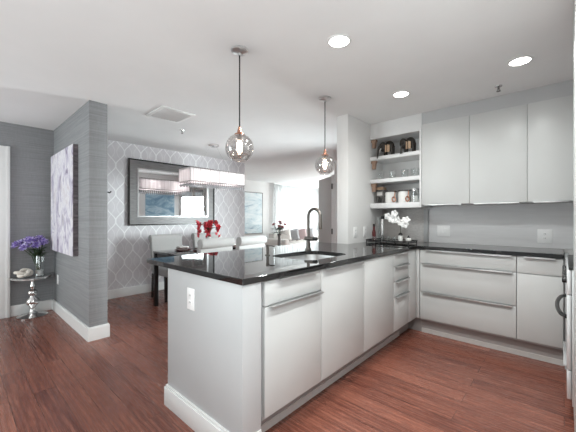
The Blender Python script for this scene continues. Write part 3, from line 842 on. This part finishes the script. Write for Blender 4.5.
# orchid
ox, oy = -1.385, 3.44
orc = thing('potted_orchid', 'white orchid in a small white pot on the black tray', 'plant', (ox, oy, tz))
obj('pot', lathe(bmesh.new(), [(0, tz), (0.024, tz), (0.028, tz+0.065), (0.025, tz+0.066), (0, tz+0.06)], (ox, oy, 0), 20), 'ceramic', orc)
bm = bmesh.new(); ell(bm, (ox, oy, tz+0.075), (0.024, 0.024, 0.022), 12, 8); obj('bark', bm, 'blackwood', orc)
bm = bmesh.new()
st = [(ox, oy, tz+0.07), (ox, oy, tz+0.15), (ox-0.01, oy, tz+0.22), (ox-0.05, oy-0.01, tz+0.275), (ox-0.12, oy-0.01, tz+0.262)]
tube(bm, st, 0.003, 6); tube(bm, [(ox, oy, tz+0.17), (ox+0.04, oy-0.01, tz+0.215), (ox+0.075, oy-0.02, tz+0.2)], 0.0025, 6)
obj('stem', bm, 'green', orc)
for i, (dx, dz) in enumerate(((-0.13, 0.295), (-0.055, 0.325), (-0.085, 0.26), (-0.015, 0.25), (0.025, 0.22), (0.078, 0.25), (0.066, 0.205))):
    bm = bmesh.new()
    bloom(bm, (ox+dx, oy-0.03, tz+dz-0.01), (random.uniform(-0.3, 0.5), -1, random.uniform(-0.2, 0.3)), 0.05, ((5, 0.2), (3, 0.5)), 0.85, 0.12)
    obj('flower', bm, 'petalwhite', orc, smooth=80, solid=0.0015)

# ------------------------------------------------------------------ pendants
def pendant(label, x, y, zc):
    r = 0.097
    t = thing('pendant_light', label, 'pendant light', (x, y, CEIL), 'glass globe pendants over the peninsula')
    obj('canopy', lathe(bmesh.new(), [(0, CEIL-0.001), (0.058, CEIL-0.001), (0.058, CEIL-0.012), (0.045, CEIL-0.02), (0.012, CEIL-0.026), (0.01, CEIL-0.04), (0, CEIL-0.04)], (x, y, 0), 32), 'pull', t)
    obj('cord', tube(bmesh.new(), [(x, y, CEIL-0.03), (x, y, zc+r+0.03)], 0.0045, 8), 'black', t)
    obj('cap', lathe(bmesh.new(), [(0, zc+r+0.052), (0.008, zc+r+0.05), (0.014, zc+r+0.03), (0.018, zc+r+0.008), (0.034, zc+r), (0.036, zc+r-0.008), (0.0, zc+r-0.006)], (x, y, 0), 24), 'copper', t)
    prof = []
    for i in range(25):
        a = 0.36+(2.62-0.36)*i/24
        prof.append((r*math.sin(a), zc+r*math.cos(a)))
    prof2 = [(q[0]-0.003 if q[0] > 0.004 else q[0], q[1]) for q in prof[::-1]]
    obj('globe', lathe(bmesh.new(), prof, (x, y, 0), 40, cap=False), 'smoke', t, smooth=80)
    obj('rim', tube(bmesh.new(), [(x+prof[-1][0]*math.cos(a), y+prof[-1][0]*math.sin(a), prof[-1][1]) for a in [2*PI*i/32 for i in range(32)]], 0.0022, 6, closed=True), 'glass', t)
    obj('socket', lathe(bmesh.new(), [(0.015, zc+r-0.008), (0.015, zc+0.055), (0.012, zc+0.05), (0, zc+0.05)], (x, y, 0), 18), 'nickel', t)
    pl_ = bpy.data.lights.new('pendant_glow', 'POINT'); pl_.energy = 2.2; pl_.color = (1, 0.95, 0.88); pl_.shadow_soft_size = 0.03
    po = bpy.data.objects.new('pendant_glow', pl_); C.objects.link(po); po.location = (x, y, zc-0.05)
    obj('bulb', lathe(bmesh.new(), [(0.010, zc+0.05), (0.017, zc+0.03), (0.018, zc-0.01), (0.012, zc-0.028), (0, zc-0.032)], (x, y, 0), 18), 'filament', t)
    return t
pendant('smoky glass globe pendant hanging above the worktop end', -1.65, 1.325, 1.686)
pendant('smoky glass globe pendant hanging near the white column', -1.705, 2.41, 1.715)

# ------------------------------------------------------------------ ceiling fittings
def downlight(label, x, y, watt=73):
    t = thing('recessed_light', label, 'ceiling light', (x, y, CEIL), 'recessed ceiling lights')
    obj('trim_ring', lathe(bmesh.new(), [(0.062, CEIL-0.0005), (0.078, CEIL-0.0005), (0.076, CEIL-0.006), (0.064, CEIL-0.007)], (x, y, 0), 36, cap=False), 'trim', t)
    obj('lens', lathe(bmesh.new(), [(0, CEIL-0.001), (0.0635, CEIL-0.001), (0.0635, CEIL-0.004), (0, CEIL-0.005)], (x, y, 0), 36), 'lamp', t)
    d = bpy.data.lights.new('downlight', 'SPOT'); d.energy = watt; d.spot_size = math.radians(168); d.spot_blend = 1.0; d.shadow_soft_size = 0.06; d.color = (0.96, 1.0, 0.98)
    o = bpy.data.objects.new('downlight_beam', d); C.objects.link(o); o.location = (x, y, CEIL-0.02)
downlight('round recessed ceiling light closest to the hanging globe pendants', -1.086, 1.693)
downlight('round recessed ceiling light in front of the open shelves', -1.125, 2.807, 24)
downlight('round recessed ceiling light above the wide drawer unit end', -0.24, 2.80, 24)
# out of view: grid lamp before the range, then an added fill lamp
downlight('round recessed ceiling light over the kitchen floor before the steel range', -0.24, 1.693)
downlight('added unseen fill light in the ceiling over the kitchen entrance before the tall cabinet', -0.24, 0.5)

def sprinkler(label, x, y):
    t = thing('sprinkler', label, 'sprinkler', (x, y, CEIL), 'ceiling fire sprinklers')
    obj('flange', lathe(bmesh.new(), [(0, CEIL-0.0005), (0.03, CEIL-0.0005), (0.028, CEIL-0.006), (0, CEIL-0.008)], (x, y, 0), 20), 'chrome', t)
    bm = lathe(bmesh.new(), [(0.008, CEIL-0.007), (0.008, CEIL-0.03), (0, CEIL-0.03)], (x, y, 0), 12)
    lathe(bm, [(0, CEIL-0.044), (0.016, CEIL-0.044), (0.016, CEIL-0.047), (0, CEIL-0.047)], (x, y, 0), 16)
    tube(bm, [(x-0.009, y, CEIL-0.028), (x-0.011, y, CEIL-0.036), (x-0.003, y, CEIL-0.045)], 0.002, 6); tube(bm, [(x+0.009, y, CEIL-0.028), (x+0.011, y, CEIL-0.036), (x+0.003, y, CEIL-0.045)], 0.002, 6)
    obj('head', bm, 'graywire', t)
sprinkler('small fire sprinkler in the ceiling above the wall cupboards', -0.425, 3.21)
sprinkler('small fire sprinkler in the ceiling beside the square vent', -3.72, 2.03)

vt = thing('ceiling_vent', 'square white ceiling air vent with angled louvres', 'vent', (-3.25, 1.64, CEIL))
vx0, vx1, vy0, vy1 = -3.46, -3.05, 1.45, 1.83
bm = bmesh.new()
for a in (0, 1):
    box(bm, vx0 if a == 0 else vx1-0.035, vx0+0.035 if a == 0 else vx1, vy0, vy1, CEIL-0.012, CEIL-0.0005, bev=0.002)
    box(bm, vx0+0.035, vx1-0.035, vy0 if a == 0 else vy1-0.035, vy0+0.035 if a == 0 else vy1, CEIL-0.012, CEIL-0.0005, bev=0.002)
obj('frame', bm, 'trim', vt)
obj('backing', nbox(vx0+0.03, vx1-0.03, vy0+0.03, vy1-0.03, CEIL-0.002, CEIL-0.0006), 'graywire', vt)
for i in range(9):
    y = vy0+0.055+i*0.034
    bm = nbox(vx0+0.035, vx1-0.035, -0.013, 0.013, -0.0012, 0.0012)
    bmesh.ops.transform(bm, matrix=Matrix.Translation((0, y, CEIL-0.010)) @ Matrix.Rotation(math.radians(-24), 4, 'X'), verts=bm.verts)
    obj('louvre', bm, 'trim', vt)

# ------------------------------------------------------------------ dining area
# mirror
mr = thing('wall_mirror', 'large grey-framed mirror on the patterned dining wall', 'mirror', (XL, 2.6, 1.6))
my0, my1, mz0, mz1, fw = 1.82, 3.37, 1.085, 2.126, 0.15
obj('glass', nbox(XL+0.012, XL+0.016, my0+fw-0.01, my1-fw+0.01, mz0+fw-0.01, mz1-fw+0.01), 'mirror', mr, smooth=0)
bm = bmesh.new()
def fr(bm, x0, x1, o, w):
    a0, a1, b0, b1 = my0+o, my1-o, mz0+o, mz1-o
    prism(bm, [(a0, b0), (a1, b0), (a1-w, b0+w), (a0+w, b0+w)], x0, x1, 'X'); prism(bm, [(a0, b1), (a0+w, b1-w), (a1-w, b1-w), (a1, b1)], x0, x1, 'X')
    prism(bm, [(a0, b0), (a0+w, b0+w), (a0+w, b1-w), (a0, b1)], x0, x1, 'X'); prism(bm, [(a1, b0), (a1, b1), (a1-w, b1-w), (a1-w, b0+w)], x0, x1, 'X')
fr(bm, XL+0.001, XL+0.035, 0.018, 0.132)
obj('frame', bm, 'frame', mr, smooth=0)
bm = bmesh.new(); fr(bm, XL+0.001, XL+0.048, 0.0, 0.018); obj('outer_moulding', bm, 'blackwood', mr, smooth=0)
bm = bmesh.new(); fr(bm, XL+0.001, XL+0.042, 0.135, 0.016); obj('inner_moulding', bm, 'alu', mr, smooth=0)
# hook on the wing wall end
hk = thing('wall_hook', 'tiny black hook on the dining side of the grey wing wall', 'hook', (-3.5, 1.062, 1.47))
bm = bmesh.new(); box(bm, -3.515, -3.475, 1.062, 1.07, 1.445, 1.49, bev=0.002); tube(bm, [(-3.495, 1.068, 1.475), (-3.495, 1.1, 1.468), (-3.495, 1.112, 1.482)], 0.007, 8)
obj('hook_body', bm, 'black', hk)

# chandelier
cx0, cx1, cy0, cy1, cz0, cz1 = -4.27, -3.95, 2.28, 3.28, 1.74, 1.935
ch = thing('chandelier', 'rectangular white fabric chandelier with crystal fringe above the dining table', 'chandelier', (-4.11, 2.78, CEIL))
bm = bmesh.new()
def ring_wall(bm, x0, x1, y0, y1, z0, z1):
    p = [(x0, y0), (x1, y0), (x1, y1), (x0, y1)]
    A = [bm.verts.new((*q, z0)) for q in p]; B = [bm.verts.new((*q, z1)) for q in p]
    for i in range(4): bm.faces.new((A[i], A[(i+1) % 4], B[(i+1) % 4], B[i]))
ring_wall(bm, cx0, cx1, cy0, cy1, cz0, cz1)
obj('shade', bm, 'shade', ch, smooth=0, solid=0.004)
bm = bmesh.new(); 
for z in (cz0, cz1):
    tube(bm, [(cx0, cy0, z), (cx1, cy0, z), (cx1, cy1, z), (cx0, cy1, z)], 0.004, 6, closed=True)
for i in range(1, 6): tube(bm, [(cx1+0.003, cy0+(cy1-cy0)*i/6, cz0), (cx1+0.003, cy0+(cy1-cy0)*i/6, cz1)], 0.0018, 6)
for y in (cy0, cy1): tube(bm, [(cx0, y, cz0), (cx0, y, cz1)], 0.003, 6); tube(bm, [(cx1, y, cz0), (cx1, y, cz1)], 0.003, 6)
obj('shade_trim', bm, plain('rose_grey_trim', srgb(112, 96, 94), 0.5), ch)
obj('top_light_block', nbox(cx0+0.01, cx1-0.01, cy0+0.01, cy1-0.01, cz1-0.024, cz1-0.020), 'shade', ch)  # added, unseen sheet that holds the bulbs' light off the ceiling
obj('diffuser', nbox(cx0+0.01, cx1-0.01, cy0+0.01, cy1-0.01, cz0+0.004, cz0+0.008), 'shade', ch)
bm = bmesh.new()
for y in (2.45, 2.7, 2.95, 3.13): lathe(bm, [(0, 0.03), (0.02, 0.015), (0.024, -0.005), (0.014, -0.025), (0, -0.03)], (-4.11, y, 1.84), 14)
obj('bulb', bm, emit('chandelier_bulb', (1, 0.95, 0.9), 4), ch)
for y in (2.5, 3.06):
    dl = bpy.data.lights.new('chandelier_glow', 'POINT'); dl.energy = 2.4; dl.color = (1, 0.97, 0.95); dl.shadow_soft_size = 0.06
    lo = bpy.data.objects.new('chandelier_glow', dl); C.objects.link(lo); lo.location = (-4.11, y, 1.835)
obj('canopy', lathe(bmesh.new(), [(0, CEIL-0.001), (0.085, CEIL-0.001), (0.085, CEIL-0.02), (0.07, CEIL-0.028), (0, CEIL-0.028)], (-4.11, 2.78, 0), 32), 'chrome', ch)
for y in (2.72, 2.84):
    obj('cable', tube(bmesh.new(), [(-4.11, y, CEIL-0.025), (-4.11, y+(0.25 if y > 2.78 else -0.25), cz1-0.003)], 0.0014, 6), 'alu', ch)
obj('frame_bar', nbox(-4.118, -4.102, cy0+0.002, cy1-0.002, cz1-0.012, cz1-0.004), 'chrome', ch)
def crystal_bm():
    bm = bmesh.new(); lathe(bm, [(0, 0), (0.006, -0.012), (0, -0.018)], (0, 0, 0), 6); lathe(bm, [(0, -0.02), (0.014, -0.046), (0.008, -0.062), (0, -0.082)], (0, 0, 0), 6); return bm
cr = obj('crystal', crystal_bm(), 'crystal', None, smooth=0)
spots = [(cx1-0.012, cy0+0.02+i*(cy1-cy0-0.04)/25) for i in range(26)]+[(cx0+0.1, cy0+0.03+i*(cy1-cy0-0.06)/23) for i in range(24)]+[(cx0+0.2, cy0+0.03+i*(cy1-cy0-0.06)/23) for i in range(24)]+[(cx0+0.02+i*0.042, cy0+0.012) for i in range(7)]
for i, (x, y) in enumerate(spots):
    o = cr if i == 0 else cr.copy()
    if i: C.objects.link(o)
    o.parent = ch; o.location = Vector((x, y, cz0-0.003))-Vector((-4.11, 2.78, CEIL))

# dining table
tx0, tx1, ty0, ty1 = -4.17, -3.45, 1.845, 3.55
dt = thing('dining_table', 'glossy black dining table with slim square legs by the patterned wall', 'table', (-3.81, 2.7, 0))
obj('tabletop', nbox(tx0, tx1, ty0, ty1, 0.725, 0.75, bev=0.004), 'granite', dt)
bm = bmesh.new()
box(bm, tx0+0.02, tx1-0.02, ty0+0.02, ty0+0.045, 0.67, 0.7245); box(bm, tx0+0.02, tx1-0.02, ty1-0.045, ty1-0.02, 0.67, 0.7245)
box(bm, tx0+0.02, tx0+0.045, ty0+0.045, ty1-0.045, 0.67, 0.7245); box(bm, tx1-0.045, tx1-0.02, ty0+0.045, ty1-0.045, 0.67, 0.7245)
obj('apron', bm, 'blackwood', dt)
for x in (tx0+0.005, tx1-0.055):
    for y in (ty0+0.005, ty1-0.055): obj('leg', nbox(x, x+0.05, y, y+0.05, 0, 0.7245, bev=0.003), 'blackwood', dt)

# dining chairs: upholstered, rolled back; local: seat faces +x, back at -x
def make_chair():
    t = thing('dining_chair', 'x', 'chair', (0, 0, 0), 'grey rolled-back dining chairs')
    w = 0.25
    obj('seat', nbox(-0.22, 0.24, -w, w, 0.36, 0.48, bev=0.03, seg=3), 'chairfab', t)
    bm = bmesh.new()
    prof = []
    # back section in xz: front face curve up, roll to the rear at top
    fr_ = [(-0.16, 0.40), (-0.175, 0.55), (-0.195, 0.72), (-0.22, 0.86)]
    roll = [(-0.275+0.06*math.cos(a), 0.885+0.062*math.sin(a)) for a in [math.radians(d) for d in range(0, 271, 27)]]
    rear = [(-0.285, 0.80), (-0.265, 0.70), (-0.245, 0.55), (-0.235, 0.40)]
    prism(bm, fr_+roll+rear, -w, w, 'Y')
    o = obj('backrest', bm, 'chairfab', t, smooth=50)
    md = o.modifiers.new('bevel', 'BEVEL'); md.width = 0.012; md.segments = 3; md.limit_method = 'ANGLE'; md.angle_limit = math.radians(60)
    for sx_ in (0.19, -0.20):
        for s in (-1, 1):
            bm = bmesh.new()
            y = s*(w-0.03); dx = -0.05 if sx_ < 0 else 0
            A = [bm.verts.new((sx_+a, y+b, 0.365)) for a, b in ((-0.022, -0.022), (0.022, -0.022), (0.022, 0.022), (-0.022, 0.022))]
            B = [bm.verts.new((sx_+dx+a, y+b, 0.0)) for a, b in ((-0.015, -0.015), (0.015, -0.015), (0.015, 0.015), (-0.015, 0.015))]
            bm.faces.new(A); bm.faces.new(B[::-1])
            for i in range(4): bm.faces.new((A[i], B[i], B[(i+1) % 4], A[(i+1) % 4]))
            obj('leg', bm, 'blackwood', t)
    return t
c0 = make_chair()
c0.location = (-4.40, 2.27, 0); c0['label'] = 'pale grey chair on the mirror side, nearest the grey wing wall'
dup(c0, (-4.40, 2.99, 0), 0, 'pale grey chair on the mirror side, mostly hidden behind the red flowers')
dup(c0, (-3.58, 2.285, 0), PI, 'pale grey chair with its rolled back to the peninsula, below the red flowers')
dup(c0, (-3.60, 2.90, 0), PI, 'pale grey chair with its rolled back to the peninsula, below the sea painting')

# place settings
def setting(i, x, y, lb1, lb2):
    t = thing('dinner_plate', lb1, 'plate', (x, y, 0.75), 'plates on the dining table')
    z = 0.7505
    obj('charger', lathe(bmesh.new(), [(0, z), (0.075, z), (0.115, z+0.012), (0.113, z+0.015), (0.075, z+0.004), (0, z+0.004)], (x, y, 0), 28), 'maroon', t)
    obj('bowl', lathe(bmesh.new(), [(0, z+0.005), (0.05, z+0.005), (0.085, z+0.03), (0.083, z+0.032), (0.05, z+0.02), (0, z+0.02)], (x, y, 0), 28), 'ceramic', t)
    n = thing('napkin', lb2, 'napkin', (x, y, z+0.033), 'folded napkins on the plates')
    obj('fold', nbox(x-0.05, x+0.05, y-0.075, y+0.075, z+0.033, z+0.043, bev=0.003), 'maroon', n)
    obj('cloth', nbox(x-0.045, x+0.045, y-0.07, y+0.07, z+0.0435, z+0.062, bev=0.007), 'ceramic', n)
setting(0, -3.92, 2.15, 'plate stack in front of the chair nearest the wing wall', 'white napkin over maroon fold, in front of the chair nearest the wing wall')
setting(1, -3.66, 2.28, 'plate stack tucked by the rolled back chair below the red flowers', 'white napkin over maroon fold, by the chair below the red flowers')
setting(2, -3.70, 2.90, 'plate stack between the two rolled back chairs', 'white napkin over maroon fold, between the two rolled back chairs')

# red flowers on the table
rx, ry = -3.88, 2.54
rv = thing('red_flowers', 'drooping red flowers in a vase on the dining table', 'flowers', (rx, ry, 0.75))
obj('vase', lathe(bmesh.new(), [(0, 0.7505), (0.04, 0.7505), (0.045, 0.78), (0.03, 0.88), (0.038, 0.93), (0.034, 0.93), (0.026, 0.88), (0.02, 0.77), (0, 0.765)], (rx, ry, 0), 20), 'ceramic', rv)
bm = bmesh.new()
bmf = []
dirs = [(-0.6, -0.75, 0.12), (0.1, -0.3, 0.12), (0.7, 0.75, 0.11), (0.15, 0.1, 0.06), (-0.3, 0.2, 0.09)]
for dx, dy, L in dirs:
    tip = Vector((rx+dx*L*1.1, ry+dy*L*1.1, 1.13))
    tube(bm, [(rx, ry, 0.92), (rx+dx*L*0.4, ry+dy*L*0.4, 1.08), tip], 0.004, 6)
    bmf.append(tip)
for k in range(10):
    a = random.uniform(0, 2*PI); petal(bm, (rx, ry, 1.02), (math.cos(a), math.sin(a), 0.7), (0, 0, 1), 0.16, 0.035, -0.35)
obj('stems', bm, 'green', rv, smooth=60)
for j, tip in enumerate(bmf):
    bm = bmesh.new()
    for k in range(7):
        c = tip+Vector((random.uniform(-0.02, 0.02), random.uniform(-0.02, 0.02), 0.02-0.034*k*(1 if j != 3 else 1.25)))
        bloom(bm, c, (random.uniform(-1, 1), random.uniform(-1, 1), -0.4), 0.054-0.003*k, ((6, 0.3), (5, 0.8)), 0.6)
    obj('blossom', bm, 'red', rv, smooth=80, solid=0.0015)

# ------------------------------------------------------------------ left corner: painting, pedestal table, vase, knot
pa = thing('canvas_painting', 'tall lilac abstract canvas on the grey wing wall', 'painting', (-4.35, 0.9, 1.37))
bm = nbox(-4.87, -3.825, 0.848, 0.854, 0.80, 1.985); obj('canvas_front', bm, 'art_lilac', pa)
obj('canvas_edge', nbox(-4.87, -3.825, 0.854, 0.899, 0.80, 1.985), 'art_edge', pa)

px_, py_ = -4.84, 0.665
pt = thing('pedestal_table', 'small half-round table on a turned silver pedestal in the grey corner', 'table', (px_, py_, 0))
zt = 0.478
bm = bmesh.new()
prism(bm, [(XL+0.001, 0.665-0.205)]+[(XL+0.001+0.30*math.cos(a), 0.665+0.205*math.sin(a)) for a in [math.radians(-90+180*i/28) for i in range(29)]]+[(XL+0.001, 0.665+0.205)], zt-0.02, zt)
bmesh.ops.remove_doubles(bm, verts=bm.verts, dist=0.0005)
obj('tabletop', bm, plain('grey_mirror_top', srgb(200, 199, 198), 0.15, 0.7), pt)
prof = [(0, 0.001), (0.150, 0.001), (0.152, 0.012), (0.13, 0.022), (0.06, 0.034), (0.034, 0.06), (0.026, 0.10), (0.034, 0.125), (0.06, 0.15), (0.07, 0.18), (0.06, 0.21), (0.034, 0.232), (0.028, 0.25), (0.046, 0.268), (0.053, 0.29), (0.043, 0.312), (0.02, 0.33), (0.02, 0.345), (0.03, 0.36), (0.03, 0.375), (0.018, 0.40), (0.018, 0.43), (0.05, 0.457), (0, 0.4575)]
obj('pedestal', lathe(bmesh.new(), prof, (px_, py_, 0), 36), 'chrome', pt, smooth=45)

vx, vy = -4.875, 0.735
fv = thing('vase_of_flowers', 'clear cylinder vase of purple flowers on the half-round table', 'flowers', (vx, vy, zt))
z0 = zt+0.0005
obj('vase', lathe(bmesh.new(), [(0, z0), (0.046, z0), (0.046, z0+0.25), (0.043, z0+0.25), (0.043, z0+0.008), (0, z0+0.008)], (vx, vy, 0), 28, cap=False), 'glass', fv)
obj('sand', lathe(bmesh.new(), [(0, z0+0.009), (0.0425, z0+0.009), (0.0425, z0+0.075), (0, z0+0.078)], (vx, vy, 0), 28), 'ceramic', fv)
bm = bmesh.new()
heads = [(-0.01, -0.21, 0.40), (0.07, -0.15, 0.37), (0.0, -0.10, 0.45), (0.09, -0.04, 0.39), (0.0, 0.0, 0.46), (0.075, 0.02, 0.42), (0.0, 0.035, 0.41), (-0.05, -0.15, 0.42), (0.06, -0.09, 0.44)]
for hx_, hy_, hz_ in heads:
    tube(bm, [(vx+hx_*0.1, vy+hy_*0.1, z0+0.08), (vx+hx_*0.35, vy+hy_*0.35, z0+0.26), (vx+hx_*0.9, vy+hy_*0.9, z0+hz_-0.02)], 0.004, 6)
for k in range(26):
    a = random.uniform(0, 2*PI); r_ = random.uniform(0.02, 0.06)
    b_ = (vx+r_*math.cos(a), vy+r_*math.sin(a)*0.8, z0+random.uniform(0.24, 0.34))
    dd = Vector((math.cos(a), math.sin(a), random.uniform(0.2, 0.9)))
    if b_[1]+dd.y*0.09 > 0.83: dd.y *= -1
    if b_[0]+dd.x*0.09 < -4.97: dd.x *= -1
    petal(bm, b_, dd, (0, 0, 1), 0.10, 0.045, -0.25)
obj('stems_and_leaves', bm, 'green', fv, smooth=70)
for i, (hx_, hy_, hz_) in enumerate(heads):
    bm = bmesh.new()
    bloom(bm, (vx+hx_, vy+hy_, z0+hz_), (hx_*3+0.5, hy_*3-0.2, 0.9), 0.068, ((10, 0.05), (9, 0.45), (6, 0.95)), 0.3, 0.2)
    obj('bloom', bm, 'purple', fv, smooth=80, solid=0.0012)
kn = thing('knot_ornament', 'off-white ceramic knot ornament on the half-round table', 'ornament', (-4.845, 0.582, zt))
bm = bmesh.new(); pts = []
for i in range(72):
    a = 2*PI*i/72
    r_ = 0.052+0.022*math.cos(1.5*2*a)
    kx = 0.9*(0.05+0.02*math.cos(3*a))*math.cos(2*a)
    pts.append((-4.845+kx, 0.582+1.12*(0.05+0.02*math.cos(3*a))*math.sin(2*a), zt+0.060-0.35*kx+0.016*math.sin(3*a)))
tube(bm, pts, 0.019, 12, closed=True)
obj('knot', bm, 'stoneknot', kn, smooth=80)

# ------------------------------------------------------------------ living room beyond
lp = thing('framed_painting', 'pale blue abstract painting on the far living room wall', 'painting', (-7.2, 6.2, 1.35))
obj('canvas', nbox(-7.185, -7.175, 5.68, 6.68, 0.72, 1.98), 'art_blue', lp)
bm = bmesh.new()
box(bm, -7.199, -7.165, 5.66, 5.68, 0.70, 2.0); box(bm, -7.199, -7.165, 6.68, 6.70, 0.70, 2.0); box(bm, -7.199, -7.165, 5.68, 6.68, 0.70, 0.72); box(bm, -7.199, -7.165, 5.68, 6.68, 1.98, 2.0)
obj('frame', bm, 'graywire', lp)
sp_ = thing('sea_painting', 'blue sea painting reflected in the mirror, hung on the hall wall', 'painting', (-1.925, 3.72, 1.5))
obj('canvas', nbox(-1.960, -1.927, 3.36, 4.14, 0.95, 1.85), 'art_sea', sp_)

so = thing('sofa', 'white upholstered sofa under the bright curtained window', 'sofa', (-6.5, 7.9, 0))
obj('base', nbox(-6.95, -6.05, 6.75, 9.1, 0.1, 0.32, bev=0.03, seg=3), 'sofafab', so)
obj('backrest', nbox(-6.98, -6.72, 6.75, 9.1, 0.325, 0.72, bev=0.05, seg=3), 'sofafab', so)
for y in (6.552, 9.103): obj('armrest', nbox(-6.95, -6.05, y, y+0.195, 0.1, 0.56, bev=0.04, seg=3), 'sofafab', so)
for y in (6.77, 7.93): obj('seat_cushion', nbox(-6.71, -6.04, y, y+1.15, 0.325, 0.42, bev=0.03, seg=3), 'sofafab', so)
for x in (-6.88, -6.12):
    for y in (6.64, 9.2): obj('leg', lathe(bmesh.new(), [(0.02, 0), (0.025, 0.1)], (x, y, 0), 10), 'blackwood', so)
def pillow(lb, y, m, tilt=0.2, h=0.19):
    bm = bmesh.new(); n = 10; G_ = {}
    for i in range(n+1):
        for j in range(n+1):
            u, v = 2*i/n-1, 2*j/n-1
            th_ = 0.075*((1-u**4)*(1-v**4))**0.5
            pin = 1-0.08*(1-abs(u*v))
            for sd_ in (1, -1):
                if th_ < 1e-5 and sd_ < 0: G_[i, j, -1] = G_[i, j, 1]; continue
                G_[i, j, sd_] = bm.verts.new((sd_*th_, 0.20*u*pin, h*v*pin))
    for sd_ in (1, -1):
        for i in range(n):
            for j in range(n):
                bm.faces.new((G_[i, j, sd_], G_[i+1, j, sd_], G_[i+1, j+1, sd_], G_[i, j+1, sd_]))
    bmesh.ops.transform(bm, matrix=Matrix.Rotation(math.radians(-40), 4, 'Z') @ Matrix.Rotation(-tilt, 4, 'Y') @ Matrix.Rotation(0.12, 4, 'X'), verts=bm.verts)
    o = obj('throw_pillow', bm, m, smooth=80)
    o.location = (-6.42, y, 0.655)
    tag(o, lb, 'pillow', 'throw pillows on the sofa')
pillow('white throw pillow beside the pink flowers', 6.93, 'sofafab')
pillow('grey throw pillow on the sofa next to the white one', 7.32, 'pilgray')
pillow('mauve throw pillow on the sofa between two grey ones', 7.72, 'pilmauve')
pillow('grey throw pillow on the sofa nearest the faucet', 8.10, 'pilgray')

st_ = thing('side_table', 'small white round table holding pink flowers in the living room', 'table', (-5.55, 5.78, 0))
obj('tabletop', lathe(bmesh.new(), [(0, 0.43), (0.25, 0.43), (0.25, 0.455), (0, 0.455)], (-5.55, 5.78, 0), 32), 'trim', st_)
obj('stem', lathe(bmesh.new(), [(0.15, 0), (0.15, 0.012), (0.025, 0.02), (0.025, 0.4295)], (-5.55, 5.78, 0), 20), 'chrome', st_)
pf = thing('pink_flowers', 'dusty pink flowers in a glass vase before the living room curtain', 'flowers', (-5.55, 5.78, 0.455))
obj('vase', lathe(bmesh.new(), [(0, 0.456), (0.045, 0.456), (0.05, 0.5), (0.035, 0.72), (0.05, 0.78), (0.047, 0.78), (0.03, 0.72), (0.04, 0.47), (0, 0.465)], (-5.55, 5.78, 0), 20, cap=False), 'graywire', pf)
bm = bmesh.new()
hd = [(-0.1, -0.1, 1.03), (0.02, 0.0, 1.10), (0.1, 0.1, 1.03), (0.06, -0.06, 0.99), (-0.03, 0.08, 1.05), (0.1, 0.0, 0.97)]
for x, y, z in hd: tube(bm, [(-5.55, 5.78, 0.6), (-5.55+x*0.5, 5.78+y*0.5, 0.85), (-5.55+x, 5.78+y, z)], 0.005, 6)
for k in range(26):
    a = random.uniform(0, 2*PI); petal(bm, (-5.55+0.03*math.cos(a), 5.78+0.03*math.sin(a), random.uniform(0.78, 0.92)), (math.cos(a), math.sin(a), random.uniform(0.1, 0.9)), (0, 0, 1), random.uniform(0.14, 0.22), 0.06, -0.3)
obj('stems_and_leaves', bm, 'grayleaf', pf, smooth=70)
for x, y, z in hd:
    bm = bmesh.new(); bloom(bm, (-5.55+x, 5.78+y, z-0.02), (x*3+0.3, y*3-0.3, 1), 0.065, ((9, 0.2), (8, 0.7), (6, 1.15)), 0.55); obj('bloom', bm, 'pink', pf, smooth=80, solid=0.002)
